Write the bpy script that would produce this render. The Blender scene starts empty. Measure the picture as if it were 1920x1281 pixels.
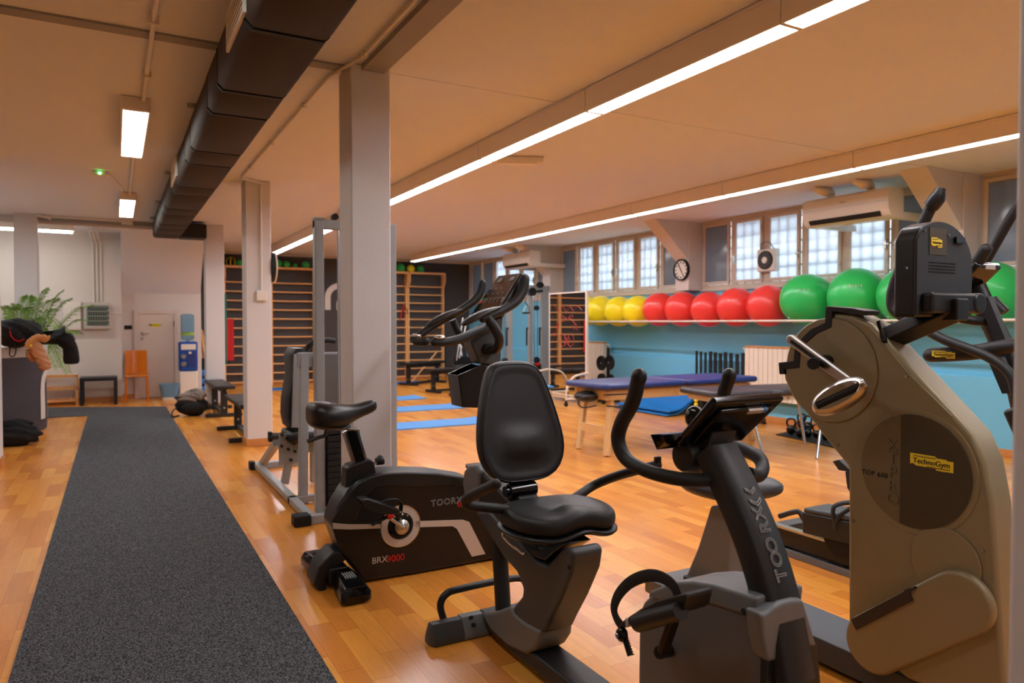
import bpy, bmesh, math, random
from mathutils import Vector, Matrix
S = bpy.context.scene
COL = S.collection
PI = math.pi
V = Vector

# ---------------------------------------------------------------- camera, world, exposure
W, H, F, HC = 1920, 1281, 1350.0, 1.35
TH = math.atan((960 - 216) / F)
PT = math.atan((640.5 - 607) / F)
cam_data = bpy.data.cameras.new('camera')
cam = bpy.data.objects.new('camera', cam_data)
COL.objects.link(cam)
cam.location = (0, 0, HC)
cam.rotation_euler = (PI / 2 - PT, 0, -TH)
cam_data.sensor_width = 36
cam_data.lens = 36 * F / W
cam_data.clip_start = 0.05
cam_data.dof.use_dof = True
cam_data.dof.focus_distance = 2.9
cam_data.dof.aperture_fstop = 3.2
S.camera = cam

world = bpy.data.worlds.new('world')
S.world = world
world.use_nodes = True
world.node_tree.nodes['Background'].inputs[0].default_value = (0.78, 0.89, 1.0, 1)
world.node_tree.nodes['Background'].inputs[1].default_value = 1.5

S.view_settings.view_transform = 'Standard'
S.view_settings.look = 'None'
S.view_settings.gamma = 1
S.view_settings.use_curve_mapping = False
S.view_settings.exposure = 2.1
TUBE = 9.0            # strength of the ceiling tubes
TUBE_COL = (0.98, 0.975, 1.03)
S.cycles.max_bounces = 10
S.cycles.diffuse_bounces = 5
S.cycles.use_denoising = True
S.cycles.sample_clamp_indirect = 6
S.cycles.caustics_reflective = False
S.cycles.caustics_refractive = False

CFW = V((math.sin(TH) * math.cos(PT), math.cos(TH) * math.cos(PT), -math.sin(PT)))
CRT = V((math.cos(TH), -math.sin(TH), 0))
CUP = CRT.cross(CFW)
EYE = V((0, 0, HC))


def hit(x, y, axis, val):
    """the world point seen at pixel (x, y) on the plane where coordinate `axis` equals val"""
    d = CFW + CRT * ((x - 960) / F) - CUP * ((y - 640.5) / F)
    return EYE + d * ((val - EYE[axis]) / d[axis])


def HX(x, y, v): return hit(x, y, 0, v)
def HY(x, y, v): return hit(x, y, 1, v)
def HZ(x, y, v=0): return hit(x, y, 2, v)
def HXs(l, v): return [HX(a, b, v) for a, b in l]
def HYs(l, v): return [HY(a, b, v) for a, b in l]


# ---------------------------------------------------------------- materials
def lin(c):
    return tuple(((v / 255) / 12.92 if v / 255 <= 0.04045 else ((v / 255 + 0.055) / 1.055) ** 2.4) for v in c) + (1,)


def mat(name, rgb, rough=0.5, metal=0.0, bump=0.0, bscale=200, spec=0.5, mott=0.0, mscale=8, coat=0.0, sheen=0.0, trans=0.0, ior=1.45, aniso=None):
    m = bpy.data.materials.new(name)
    m.use_nodes = True
    nt = m.node_tree
    b = nt.nodes['Principled BSDF']
    b.inputs['Base Color'].default_value = lin(rgb)
    b.inputs['Roughness'].default_value = rough
    b.inputs['Metallic'].default_value = metal
    b.inputs['Specular IOR Level'].default_value = spec
    b.inputs['Coat Weight'].default_value = coat
    b.inputs['Sheen Weight'].default_value = sheen
    b.inputs['Transmission Weight'].default_value = trans
    b.inputs['IOR'].default_value = ior
    tc = nt.nodes.new('ShaderNodeTexCoord')
    if mott > 0:
        n = nt.nodes.new('ShaderNodeTexNoise')
        n.inputs['Scale'].default_value = mscale
        n.inputs['Detail'].default_value = 6
        nt.links.new(tc.outputs['Object'], n.inputs['Vector'])
        mx = nt.nodes.new('ShaderNodeMix')
        mx.data_type = 'RGBA'
        c = lin(rgb)
        mx.inputs[6].default_value = tuple(v * (1 - mott) for v in c[:3]) + (1,)
        mx.inputs[7].default_value = tuple(min(1, v * (1 + mott)) for v in c[:3]) + (1,)
        nt.links.new(n.outputs['Fac'], mx.inputs[0])
        nt.links.new(mx.outputs[2], b.inputs['Base Color'])
    if bump > 0:
        n = nt.nodes.new('ShaderNodeTexNoise')
        n.inputs['Scale'].default_value = bscale
        n.inputs['Detail'].default_value = 3
        nt.links.new(tc.outputs['Object'], n.inputs['Vector'])
        bp = nt.nodes.new('ShaderNodeBump')
        bp.inputs['Strength'].default_value = bump
        bp.inputs['Distance'].default_value = 0.002
        nt.links.new(n.outputs['Fac'], bp.inputs['Height'])
        nt.links.new(bp.outputs['Normal'], b.inputs['Normal'])
    return m


def emis(name, col, strength):
    m = bpy.data.materials.new(name)
    m.use_nodes = True
    nt = m.node_tree
    b = nt.nodes['Principled BSDF']
    b.inputs['Base Color'].default_value = (0.9, 0.9, 0.9, 1)
    b.inputs['Emission Color'].default_value = tuple(col) + (1,)
    b.inputs['Emission Strength'].default_value = strength
    return m


M = {}
M['wall'] = mat('white_wall_paint', (214, 206, 200), 0.7, bump=0.25, bscale=60)
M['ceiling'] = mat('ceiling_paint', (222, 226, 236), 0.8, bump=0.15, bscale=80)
M['grey_strip'] = mat('grey_joint_paint', (150, 148, 146), 0.6)
M['column'] = mat('column_paint', (214, 212, 213), 0.6, bump=0.35, bscale=45)
M['dark_wall'] = mat('charcoal_wall_paint', (74, 70, 69), 0.75, bump=0.2, bscale=60)
M['blue_wall'] = mat('turquoise_wall_paint', (112, 192, 226), 0.45, bump=0.4, bscale=25)
M['cream'] = mat('window_frame_paint', (206, 190, 172), 0.5)
M['base_wood'] = mat('baseboard_wood', (196, 134, 76), 0.45, mott=0.15, mscale=20)
M['white'] = mat('white_plastic', (226, 220, 210), 0.35)
M['housing'] = mat('lamp_housing_metal', (236, 226, 212), 0.4)
M['duct'] = mat('duct_fabric', (58, 48, 43), 0.75, bump=0.4, bscale=120, mott=0.12, mscale=30)
M['duct_strap'] = mat('duct_strap', (24, 21, 20), 0.6)
M['black'] = mat('black_plastic', (22, 22, 23), 0.38, bump=0.15, bscale=600)
M['gloss'] = mat('glossy_black_plastic', (12, 12, 13), 0.12)
M['matte_black'] = mat('matte_black_metal', (28, 28, 29), 0.45, bump=0.1, bscale=500)
M['foam'] = mat('black_foam_grip', (24, 24, 25), 0.5, bump=0.3, bscale=700)
M['vinyl'] = mat('black_vinyl', (24, 24, 25), 0.42, bump=0.35, bscale=450)
M['charcoal'] = mat('charcoal_plastic', (62, 65, 67), 0.42, bump=0.25, bscale=600)
M['greypl'] = mat('grey_plastic', (104, 107, 109), 0.4, bump=0.25, bscale=600)
M['greymetal'] = mat('grey_painted_steel', (150, 154, 156), 0.38, mott=0.06, mscale=15)
M['bronze'] = mat('bronze_plastic', (142, 130, 100), 0.34, metal=0.15, bump=0.25, bscale=500)
M['bronze_dark'] = mat('dark_bronze_panel', (72, 63, 46), 0.4, metal=0.1, bump=0.3, bscale=600)
M['bronze_mid'] = mat('mid_bronze_panel', (116, 103, 76), 0.42, metal=0.1, bump=0.3, bscale=600)
M['chrome'] = mat('chrome', (210, 210, 212), 0.12, metal=1)
M['alu'] = mat('brushed_aluminium', (186, 182, 176), 0.28, metal=1, bump=0.1, bscale=300)
M['silver'] = mat('silver_decal', (196, 186, 178), 0.35, metal=0.2)
M['red'] = mat('red_plastic', (200, 24, 20), 0.4)
M['red_cloth'] = mat('red_cloth', (214, 44, 46), 0.8, bump=0.4, bscale=200)
M['green_cloth'] = mat('green_band', (20, 120, 98), 0.6)
M['yellow'] = mat('yellow_sticker', (240, 214, 60), 0.4)
M['ink'] = mat('black_ink', (18, 16, 12), 0.5)
M['text_grey'] = mat('grey_lettering', (150, 152, 152), 0.4)
M['text_red'] = mat('red_lettering', (196, 36, 34), 0.4)
M['screen'] = mat('console_screen', (30, 24, 24), 0.25)
M['wood'] = mat('beech_wood', (238, 182, 118), 0.4, mott=0.12, mscale=25)
M['table_wood'] = mat('table_beech', (218, 178, 122), 0.4, mott=0.1, mscale=25)
M['blue_vinyl'] = mat('blue_vinyl', (42, 58, 122), 0.35, bump=0.2, bscale=200)
M['table_black'] = mat('anthracite_vinyl', (58, 58, 64), 0.38, bump=0.2, bscale=200)
M['mat_blue'] = mat('blue_foam_mat', (74, 146, 214), 0.55, bump=0.4, bscale=220)
M['mat_deep'] = mat('deep_blue_foam', (16, 112, 190), 0.5, bump=0.3, bscale=200)
M['ball_yellow'] = mat('yellow_rubber', (246, 224, 30), 0.3, bump=0.1, bscale=40)
M['ball_red'] = mat('red_rubber', (236, 64, 58), 0.3, bump=0.1, bscale=40)
M['ball_green'] = mat('green_rubber', (48, 186, 92), 0.28, bump=0.1, bscale=40)
M['radiator'] = mat('radiator_enamel', (232, 222, 206), 0.35)
M['door'] = mat('door_laminate', (214, 198, 186), 0.45)
M['desk'] = mat('dark_desk_laminate', (66, 62, 68), 0.5)
M['desk_top'] = mat('pale_desk_top', (196, 188, 180), 0.35)
M['cloth_black'] = mat('black_cloth', (22, 22, 25), 0.85, bump=0.8, bscale=120)
M['cloth_tan'] = mat('tan_leather', (184, 122, 74), 0.6, bump=0.5, bscale=90)
M['cloth_grey'] = mat('grey_cloth', (128, 120, 112), 0.8, bump=0.6, bscale=90)
M['leaf'] = mat('palm_leaf', (118, 156, 66), 0.5, mott=0.25, mscale=6)
M['stem'] = mat('palm_stem', (128, 150, 74), 0.5)
M['terracotta'] = mat('plant_pot', (90, 84, 80), 0.6)
M['bottle'] = mat('blue_bottle', (150, 200, 232), 0.08, trans=0.85, ior=1.33)
M['binbag'] = mat('blue_bin_bag', (120, 172, 214), 0.35, trans=0.3, bump=0.8, bscale=40)
M['cooler_blue'] = mat('cooler_blue', (24, 74, 160), 0.3)
M['orange'] = mat('orange_polycarbonate', (252, 140, 24), 0.1, trans=0.35, ior=1.4)
M['glassy'] = mat('fuse_glass', (130, 140, 130), 0.15)
M['mirror'] = mat('mirror_glass', (236, 238, 238), 0.01, metal=1)
M['marker'] = mat('red_marker', (206, 60, 60), 0.5)
M['white_tube'] = mat('white_tube_metal', (228, 218, 204), 0.3)
M['rubber'] = mat('black_rubber', (20, 20, 20), 0.7)
M['green_led'] = emis('green_led', (0.1, 1, 0.2), 3)
M['tube'] = emis('lit_tube_diffuser', TUBE_COL, TUBE)
M['tube_left'] = emis('lit_box_diffuser', (0.97, 1.0, 0.95), TUBE * 0.52)
M['louver'] = mat('white_louver', (238, 234, 226), 0.4)


def node(nt, kind, **kw):
    n = nt.nodes.new(kind)
    for k, v in kw.items():
        setattr(n, k, v)
    return n


def math_(nt, op, a, b=None):
    n = node(nt, 'ShaderNodeMath', operation=op)
    for i, v in enumerate((a, b)):
        if v is None:
            continue
        if isinstance(v, (int, float)):
            n.inputs[i].default_value = v
        else:
            nt.links.new(v, n.inputs[i])
    return n.outputs[0]


def floor_material():
    m = bpy.data.materials.new('oak_strip_parquet')
    m.use_nodes = True
    nt = m.node_tree
    b = nt.nodes['Principled BSDF']
    tc = node(nt, 'ShaderNodeTexCoord')
    sp = node(nt, 'ShaderNodeSeparateXYZ')
    nt.links.new(tc.outputs['Object'], sp.inputs[0])
    u = math_(nt, 'DIVIDE', sp.outputs[0], 0.095)
    row = math_(nt, 'FLOOR', u)
    wn = node(nt, 'ShaderNodeTexWhiteNoise', noise_dimensions='1D')
    nt.links.new(row, wn.inputs['W'])
    v = math_(nt, 'ADD', math_(nt, 'DIVIDE', sp.outputs[1], 0.49), math_(nt, 'MULTIPLY', wn.outputs[0], 3.0))
    cell = math_(nt, 'FLOOR', v)
    cb = node(nt, 'ShaderNodeCombineXYZ')
    nt.links.new(row, cb.inputs[0])
    nt.links.new(cell, cb.inputs[1])
    wn2 = node(nt, 'ShaderNodeTexWhiteNoise', noise_dimensions='3D')
    nt.links.new(cb.outputs[0], wn2.inputs['Vector'])
    ramp = node(nt, 'ShaderNodeValToRGB')
    e = ramp.color_ramp.elements
    e[0].position = 0.0
    e[0].color = lin((200, 124, 50))
    e[1].position = 1.0
    e[1].color = lin((232, 163, 72))
    a = e.new(0.3)
    a.color = lin((216, 138, 52))
    a = e.new(0.7)
    a.color = lin((224, 149, 60))
    nt.links.new(wn2.outputs[0], ramp.inputs[0])
    # grain
    mp = node(nt, 'ShaderNodeMapping')
    mp.inputs['Scale'].default_value = (55, 4, 1)
    ad = node(nt, 'ShaderNodeVectorMath', operation='ADD')
    sc = node(nt, 'ShaderNodeVectorMath', operation='SCALE')
    nt.links.new(wn2.outputs['Color'], sc.inputs[0])
    sc.inputs['Scale'].default_value = 7
    nt.links.new(tc.outputs['Object'], ad.inputs[0])
    nt.links.new(sc.outputs[0], ad.inputs[1])
    nt.links.new(ad.outputs[0], mp.inputs[0])
    gn = node(nt, 'ShaderNodeTexNoise')
    gn.inputs['Scale'].default_value = 1
    gn.inputs['Detail'].default_value = 5
    gn.inputs['Distortion'].default_value = 1.2
    nt.links.new(mp.outputs[0], gn.inputs['Vector'])
    g = math_(nt, 'ADD', math_(nt, 'MULTIPLY', gn.outputs['Fac'], 0.36), 0.82)
    # seams
    fu = math_(nt, 'FRACT', u)
    fv = math_(nt, 'FRACT', v)
    s1 = math_(nt, 'LESS_THAN', fu, 0.016)
    s2 = math_(nt, 'LESS_THAN', fv, 0.005)
    seam = math_(nt, 'MAXIMUM', s1, s2)
    k = math_(nt, 'MULTIPLY', g, math_(nt, 'SUBTRACT', 1.0, math_(nt, 'MULTIPLY', seam, 0.45)))
    vm = node(nt, 'ShaderNodeVectorMath', operation='SCALE')
    nt.links.new(ramp.outputs[0], vm.inputs[0])
    nt.links.new(k, vm.inputs['Scale'])
    nt.links.new(vm.outputs[0], b.inputs['Base Color'])
    rn = node(nt, 'ShaderNodeTexNoise')
    rn.inputs['Scale'].default_value = 1.5
    nt.links.new(tc.outputs['Object'], rn.inputs['Vector'])
    nt.links.new(math_(nt, 'ADD', math_(nt, 'MULTIPLY', rn.outputs['Fac'], 0.10), 0.20), b.inputs['Roughness'])
    bp = node(nt, 'ShaderNodeBump')
    bp.inputs['Strength'].default_value = 0.25
    bp.inputs['Distance'].default_value = 0.001
    nt.links.new(math_(nt, 'SUBTRACT', math_(nt, 'MULTIPLY', gn.outputs['Fac'], 0.3), seam), bp.inputs['Height'])
    nt.links.new(bp.outputs[0], b.inputs['Normal'])
    b.inputs['Specular IOR Level'].default_value = 0.5
    return m


def carpet_material():
    m = bpy.data.materials.new('flecked_grey_carpet')
    m.use_nodes = True
    nt = m.node_tree
    b = nt.nodes['Principled BSDF']
    tc = node(nt, 'ShaderNodeTexCoord')
    mp = node(nt, 'ShaderNodeMapping')
    mp.inputs['Scale'].default_value = (150, 88, 88)
    nt.links.new(tc.outputs['Object'], mp.inputs[0])
    n = node(nt, 'ShaderNodeTexNoise')
    n.inputs['Scale'].default_value = 1
    n.inputs['Detail'].default_value = 4
    n.inputs['Roughness'].default_value = 0.75
    nt.links.new(mp.outputs[0], n.inputs['Vector'])
    r = node(nt, 'ShaderNodeValToRGB')
    r.color_ramp.elements[0].position = 0.40
    r.color_ramp.elements[0].color = lin((34, 35, 38))
    r.color_ramp.elements[1].position = 0.64
    r.color_ramp.elements[1].color = lin((118, 120, 124))
    nt.links.new(n.outputs['Fac'], r.inputs[0])
    nt.links.new(r.outputs[0], b.inputs['Base Color'])
    b.inputs['Roughness'].default_value = 0.95
    b.inputs['Specular IOR Level'].default_value = 0.1
    bp = node(nt, 'ShaderNodeBump')
    bp.inputs['Strength'].default_value = 0.8
    bp.inputs['Distance'].default_value = 0.004
    nt.links.new(n.outputs['Fac'], bp.inputs['Height'])
    nt.links.new(bp.outputs[0], b.inputs['Normal'])
    return m


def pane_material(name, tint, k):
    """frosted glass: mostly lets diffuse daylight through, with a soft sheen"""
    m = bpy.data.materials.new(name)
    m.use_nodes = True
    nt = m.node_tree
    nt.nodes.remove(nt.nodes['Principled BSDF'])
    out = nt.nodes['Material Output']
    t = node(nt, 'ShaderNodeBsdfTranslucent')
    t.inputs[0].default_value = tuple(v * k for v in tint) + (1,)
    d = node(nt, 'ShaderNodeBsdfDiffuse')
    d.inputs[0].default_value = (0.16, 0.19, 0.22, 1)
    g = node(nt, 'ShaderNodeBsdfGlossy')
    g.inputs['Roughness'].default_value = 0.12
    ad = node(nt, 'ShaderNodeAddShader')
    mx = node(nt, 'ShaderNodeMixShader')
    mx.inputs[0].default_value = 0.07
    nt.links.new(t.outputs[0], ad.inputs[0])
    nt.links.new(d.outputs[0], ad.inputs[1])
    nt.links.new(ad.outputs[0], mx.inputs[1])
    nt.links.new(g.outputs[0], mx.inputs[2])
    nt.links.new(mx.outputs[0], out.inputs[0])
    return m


M['floor'] = floor_material()
M['carpet'] = carpet_material()
M['pane'] = pane_material('frosted_glass', (0.80, 0.84, 0.88), 0.95)
M['pane_shaded'] = pane_material('shaded_frosted_glass', (0.5, 0.6, 0.68), 0.22)  # shade of the outside window reveals is put into this darker tint

# ---------------------------------------------------------------- mesh helpers
WM = {}


def world_matrix(o):
    return WM[o.name]


def tag(o, label=None, cat=None, group=None, kind=None):
    if label: o['label'] = label
    if cat: o['category'] = cat
    if group: o['group'] = group
    if kind: o['kind'] = kind
    return o


def thing(name, label, cat, loc=(0, 0, 0), rotz=0, group=None, kind=None):
    o = bpy.data.objects.new(name, None)
    o.empty_display_size = 0.05
    COL.objects.link(o)
    o.location = loc
    o.rotation_euler = (0, 0, rotz)
    WM[o.name] = Matrix.Translation(V(loc)) @ Matrix.Rotation(rotz, 4, 'Z')
    return tag(o, label, cat, group, kind)


def dup(root, loc, label=None, rotz=None, group=None):
    r = root.copy()
    COL.objects.link(r)
    r.location = loc
    if rotz is not None:
        r.rotation_euler = (0, 0, rotz)
    if label: r['label'] = label
    if group: r['group'] = group
    for ch in list(root.children):
        c = ch.copy()
        COL.objects.link(c)
        c.parent = r
        for g in list(ch.children):
            d = g.copy()
            COL.objects.link(d)
            d.parent = c
    return r


def spline(pts, k=6, closed=False):
    pts = [V(p) for p in pts]
    if len(pts) < 3 or k <= 1:
        return pts
    out = []
    n = len(pts)
    rng = range(n if closed else n - 1)
    for i in rng:
        p1, p2 = pts[i], pts[(i + 1) % n]
        p0 = pts[i - 1] if (i > 0 or closed) else p1 * 2 - p2
        p3 = pts[(i + 2) % n] if (i + 2 < n or closed) else p2 * 2 - p1
        for j in range(k):
            t = j / k
            out.append(0.5 * ((2 * p1) + (p2 - p0) * t + (2 * p0 - 5 * p1 + 4 * p2 - p3) * t * t + (3 * p1 - p0 - 3 * p2 + p3) * t ** 3))
    if not closed:
        out.append(pts[-1])
    return out


class MB:
    def __init__(s):
        s.v, s.f = [], []

    def add(s, vs, fs):
        o = len(s.v)
        s.v += [V(v) for v in vs]
        s.f += [tuple(i + o for i in f) for f in fs]
        return s

    def box(s, c, d, rot=None):
        c = V(c)
        vs = []
        for x in (-.5, .5):
            for y in (-.5, .5):
                for z in (-.5, .5):
                    p = V((x * d[0], y * d[1], z * d[2]))
                    vs.append(c + (rot @ p if rot else p))
        return s.add(vs, [(0, 1, 3, 2), (4, 6, 7, 5), (0, 4, 5, 1), (2, 3, 7, 6), (0, 2, 6, 4), (1, 5, 7, 3)])

    def bb(s, x0, x1, y0, y1, z0, z1):
        return s.box(((x0 + x1) / 2, (y0 + y1) / 2, (z0 + z1) / 2), (abs(x1 - x0), abs(y1 - y0), abs(z1 - z0)))

    def bar(s, p0, p1, w, h, up=(0, 0, 1), w1=None, h1=None):
        p0, p1 = V(p0), V(p1)
        d = (p1 - p0).normalized()
        sd = d.cross(V(up))
        if sd.length < 1e-4:
            sd = V((1, 0, 0))
        sd.normalize()
        u = sd.cross(d)
        vs = []
        for p, ww, hh in ((p0, w, h), (p1, w1 or w, h1 or h)):
            for a, b in ((-1, -1), (1, -1), (1, 1), (-1, 1)):
                vs.append(p + sd * a * ww / 2 + u * b * hh / 2)
        return s.add(vs, [(0, 3, 2, 1), (4, 5, 6, 7), (0, 1, 5, 4), (1, 2, 6, 5), (2, 3, 7, 6), (3, 0, 4, 7)])

    def loft(s, rings, cap=True, closed=False):
        n = len(rings[0])
        vs = [p for r in rings for p in r]
        fs = []
        m = len(rings)
        for i in range(m if closed else m - 1):
            for j in range(n):
                a, b = i * n + j, i * n + (j + 1) % n
                c, d = ((i + 1) % m) * n + (j + 1) % n, ((i + 1) % m) * n + j
                fs.append((a, b, c, d))
        if cap and not closed:
            fs.append(tuple(range(n))[::-1])
            fs.append(tuple((m - 1) * n + j for j in range(n)))
        return s.add(vs, fs)

    def tube(s, pts, r, n=12, k=5, closed=False, ry=None, up=None, round_end=False):
        raw = len(pts)
        pp = spline(pts, k, closed) if k > 1 else [V(p) for p in pts]
        m = len(pp)

        def rad(i):
            if not isinstance(r, (list, tuple)):
                return r
            t = i / max(1, m - 1) * (len(r) - 1)
            a = min(int(t), len(r) - 2)
            return r[a] + (r[a + 1] - r[a]) * (t - a)
        rings = []
        prev = None
        for i, p in enumerate(pp):
            if closed:
                t = (pp[(i + 1) % m] - pp[i - 1])
            else:
                t = pp[min(i + 1, m - 1)] - pp[max(i - 1, 0)]
            t.normalize()
            if prev is None:
                ref = V(up) if up else (V((0, 0, 1)) if abs(t.z) < 0.9 else V((1, 0, 0)))
                a = t.cross(ref).normalized()
            else:
                a = (prev - t * prev.dot(t)).normalized()
            prev = a
            b = t.cross(a)
            R = rad(i)
            RY = R if ry is None else ry
            rings.append([p + a * math.cos(q * 2 * PI / n) * R + b * math.sin(q * 2 * PI / n) * RY for q in range(n)])
        if round_end and not closed:
            for end in (0, -1):
                c = pp[end]
                t = (pp[0] - pp[1]) if end == 0 else (pp[-1] - pp[-2])
                t.normalize()
                R = rad(0 if end == 0 else m - 1)
                ring = rings[end]
                ex = [[c + (q - c) * math.cos(a) + t * R * math.sin(a) for q in ring] for a in (0.5, 1.0, 1.4)]
                if end == 0:
                    rings = ex[::-1] + rings
                else:
                    rings = rings + ex
        return s.loft(rings, True, closed)

    def cyl(s, p0, p1, r0, r1=None, n=20):
        p0, p1 = V(p0), V(p1)
        t = (p1 - p0).normalized()
        a = t.cross(V((0, 0, 1)) if abs(t.z) < 0.9 else V((1, 0, 0))).normalized()
        b = t.cross(a)
        r1 = r0 if r1 is None else r1
        return s.loft([[p + a * math.cos(q * 2 * PI / n) * r + b * math.sin(q * 2 * PI / n) * r for q in range(n)] for p, r in ((p0, r0), (p1, r1))])

    def lathe(s, prof, o, axis=(0, 0, 1), n=24):
        o, t = V(o), V(axis).normalized()
        a = t.cross(V((0, 0, 1)) if abs(t.z) < 0.9 else V((1, 0, 0))).normalized()
        b = t.cross(a)
        return s.loft([[o + t * h + a * math.cos(q * 2 * PI / n) * max(r, 1e-4) + b * math.sin(q * 2 * PI / n) * max(r, 1e-4) for q in range(n)] for r, h in prof])

    def prism(s, poly, vec):
        poly = [V(p) for p in poly]
        vec = V(vec)
        n = len(poly)
        vs = poly + [p + vec for p in poly]
        fs = [tuple(range(n))[::-1], tuple(range(n, 2 * n))]
        fs += [(i, (i + 1) % n, n + (i + 1) % n, n + i) for i in range(n)]
        return s.add(vs, fs)

    def ball(s, c, r, nu=32, nv=20, fn=None):
        c = V(c)
        r = r if isinstance(r, (tuple, list)) else (r, r, r)
        rings = []
        for i in range(nv + 1):
            ph = PI * max(0.004, min(nv - 0.004, i)) / nv
            ring = []
            for j in range(nu):
                th = 2 * PI * j / nu
                d = V((math.sin(ph) * math.cos(th), math.sin(ph) * math.sin(th), math.cos(ph)))
                k = fn(d) if fn else 1
                ring.append(c + V((d.x * r[0], d.y * r[1], d.z * r[2])) * k)
            rings.append(ring)
        return s.loft(rings)

    def sheet(s, grid, th=(0, 0, 0)):
        """thick sheet from a grid of points"""
        th = V(th)
        h, w = len(grid), len(grid[0])
        top = [p for r in grid for p in r]
        n = len(top)
        vs = [V(p) for p in top] + [V(p) - th for p in top]
        fs = []
        for i in range(h - 1):
            for j in range(w - 1):
                a = i * w + j
                fs.append((a, a + 1, a + w + 1, a + w))
                fs.append((n + a, n + a + w, n + a + w + 1, n + a + 1))
        edge = [(0, j) for j in range(w)] + [(i, w - 1) for i in range(1, h)] + [(h - 1, j) for j in range(w - 2, -1, -1)] + [(i, 0) for i in range(h - 2, 0, -1)]
        for q in range(len(edge)):
            a = edge[q][0] * w + edge[q][1]
            b = edge[(q + 1) % len(edge)]
            b = b[0] * w + b[1]
            fs.append((b, a, n + a, n + b))
        return s.add(vs, fs)

    def build(s, name, m, parent=None, bevel=0.0, seg=2, smooth=40, subd=0, label=None):
        me = bpy.data.meshes.new(name)
        o = bpy.data.objects.new(name, me)
        if parent is not None:
            mw = world_matrix(parent)
            WM[o.name] = mw
            inv = mw.inverted()
            vs = [inv @ v for v in s.v]
            o.parent = parent
        else:
            xs = [v.x for v in s.v]; ys = [v.y for v in s.v]; zs = [v.z for v in s.v]
            c = V(((min(xs) + max(xs)) / 2, (min(ys) + max(ys)) / 2, min(zs)))
            o.location = c
            WM[o.name] = Matrix.Translation(c)
            vs = [v - c for v in s.v]
        me.from_pydata([tuple(v) for v in vs], [], s.f)
        bm = bmesh.new()
        bm.from_mesh(me)
        bmesh.ops.recalc_face_normals(bm, faces=bm.faces)
        bm.to_mesh(me)
        bm.free()
        me.materials.append(M[m] if isinstance(m, str) else m)
        COL.objects.link(o)
        if bevel > 0:
            b = o.modifiers.new('bevel', 'BEVEL')
            b.width = bevel
            b.segments = seg
            b.limit_method = 'ANGLE'
            b.angle_limit = math.radians(35)
            b.use_clamp_overlap = True
        if subd:
            q = o.modifiers.new('subd', 'SUBSURF')
            q.levels = q.render_levels = subd
        if smooth:
            me.shade_smooth()
            me.set_sharp_from_angle(angle=math.radians(smooth))
            if bevel > 0:
                me.shade_smooth()
                wn = o.modifiers.new('wn', 'WEIGHTED_NORMAL')
                wn.keep_sharp = False
        if label:
            o['label'] = label
        return o


def text(body, size, origin, xdir, ydir, m, parent, ext=0.0008, name='lettering', shear=0.0, align='LEFT', outline=False, space=1.0):
    cu = bpy.data.curves.new(name, 'FONT')
    cu.body = body
    cu.size = size
    cu.extrude = ext
    cu.shear = shear
    cu.align_x = align
    cu.align_y = 'CENTER'
    cu.space_character = space
    if outline:
        cu.fill_mode = 'NONE'
        cu.extrude = 0
        cu.bevel_depth = size * 0.022
    o = bpy.data.objects.new(name, cu)
    x, y = V(xdir).normalized(), V(ydir).normalized()
    z = x.cross(y).normalized()
    y = z.cross(x)
    mw = Matrix((x, y, z)).transposed().to_4x4()
    mw.translation = V(origin)
    if parent is not None:
        mw = world_matrix(parent).inverted() @ mw
    COL.objects.link(o)
    bpy.context.view_layer.update()
    me = bpy.data.meshes.new_from_object(o.evaluated_get(bpy.context.evaluated_depsgraph_get()))
    bpy.data.objects.remove(o)
    me.name = name
    me.materials.clear()
    me.materials.append(M[m])
    o = bpy.data.objects.new(name, me)
    COL.objects.link(o)
    if parent is not None:
        o.parent = parent
    o.matrix_local = mw
    return o


def circle3(c, r, axis, n=32, a0=0, a1=2 * PI, close=False):
    """points of a circle (or arc) about `axis` (0 = x, 1 = y, 2 = z)"""
    out = []
    m = n if abs(a1 - a0) > 6.28 else n + 1
    for i in range(m):
        t = a0 + (a1 - a0) * i / n
        q = (math.cos(t) * r, math.sin(t) * r)
        d = {0: (0, q[0], q[1]), 1: (q[0], 0, q[1]), 2: (q[0], q[1], 0)}[axis]
        out.append(V(c) + V(d))
    return out

# ================================================================= the setting
CZ = 2.913
XW = 7.95      # window wall
YF = 16.7      # far wall
def struct(mb, name, m, **k):
    o = mb.build(name, m, **k)
    o['kind'] = 'structure'
    return o

struct(MB().bb(-6, 9, -3.2, 17.2, -0.15, 0), 'floor', 'floor', smooth=0)
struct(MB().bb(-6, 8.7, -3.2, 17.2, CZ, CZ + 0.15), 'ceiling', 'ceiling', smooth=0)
struct(MB().bb(-6.15, -6, -3.2, 17.2, 0, CZ), 'wall_left', 'wall', smooth=0)
struct(MB().bb(-6, 9, -3.35, -3.2, 0, CZ), 'wall_near', 'wall', smooth=0)
struct(MB().bb(1.42, 8.2, YF, YF + 0.15, 0, CZ), 'wall_far', 'dark_wall', smooth=0)
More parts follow.
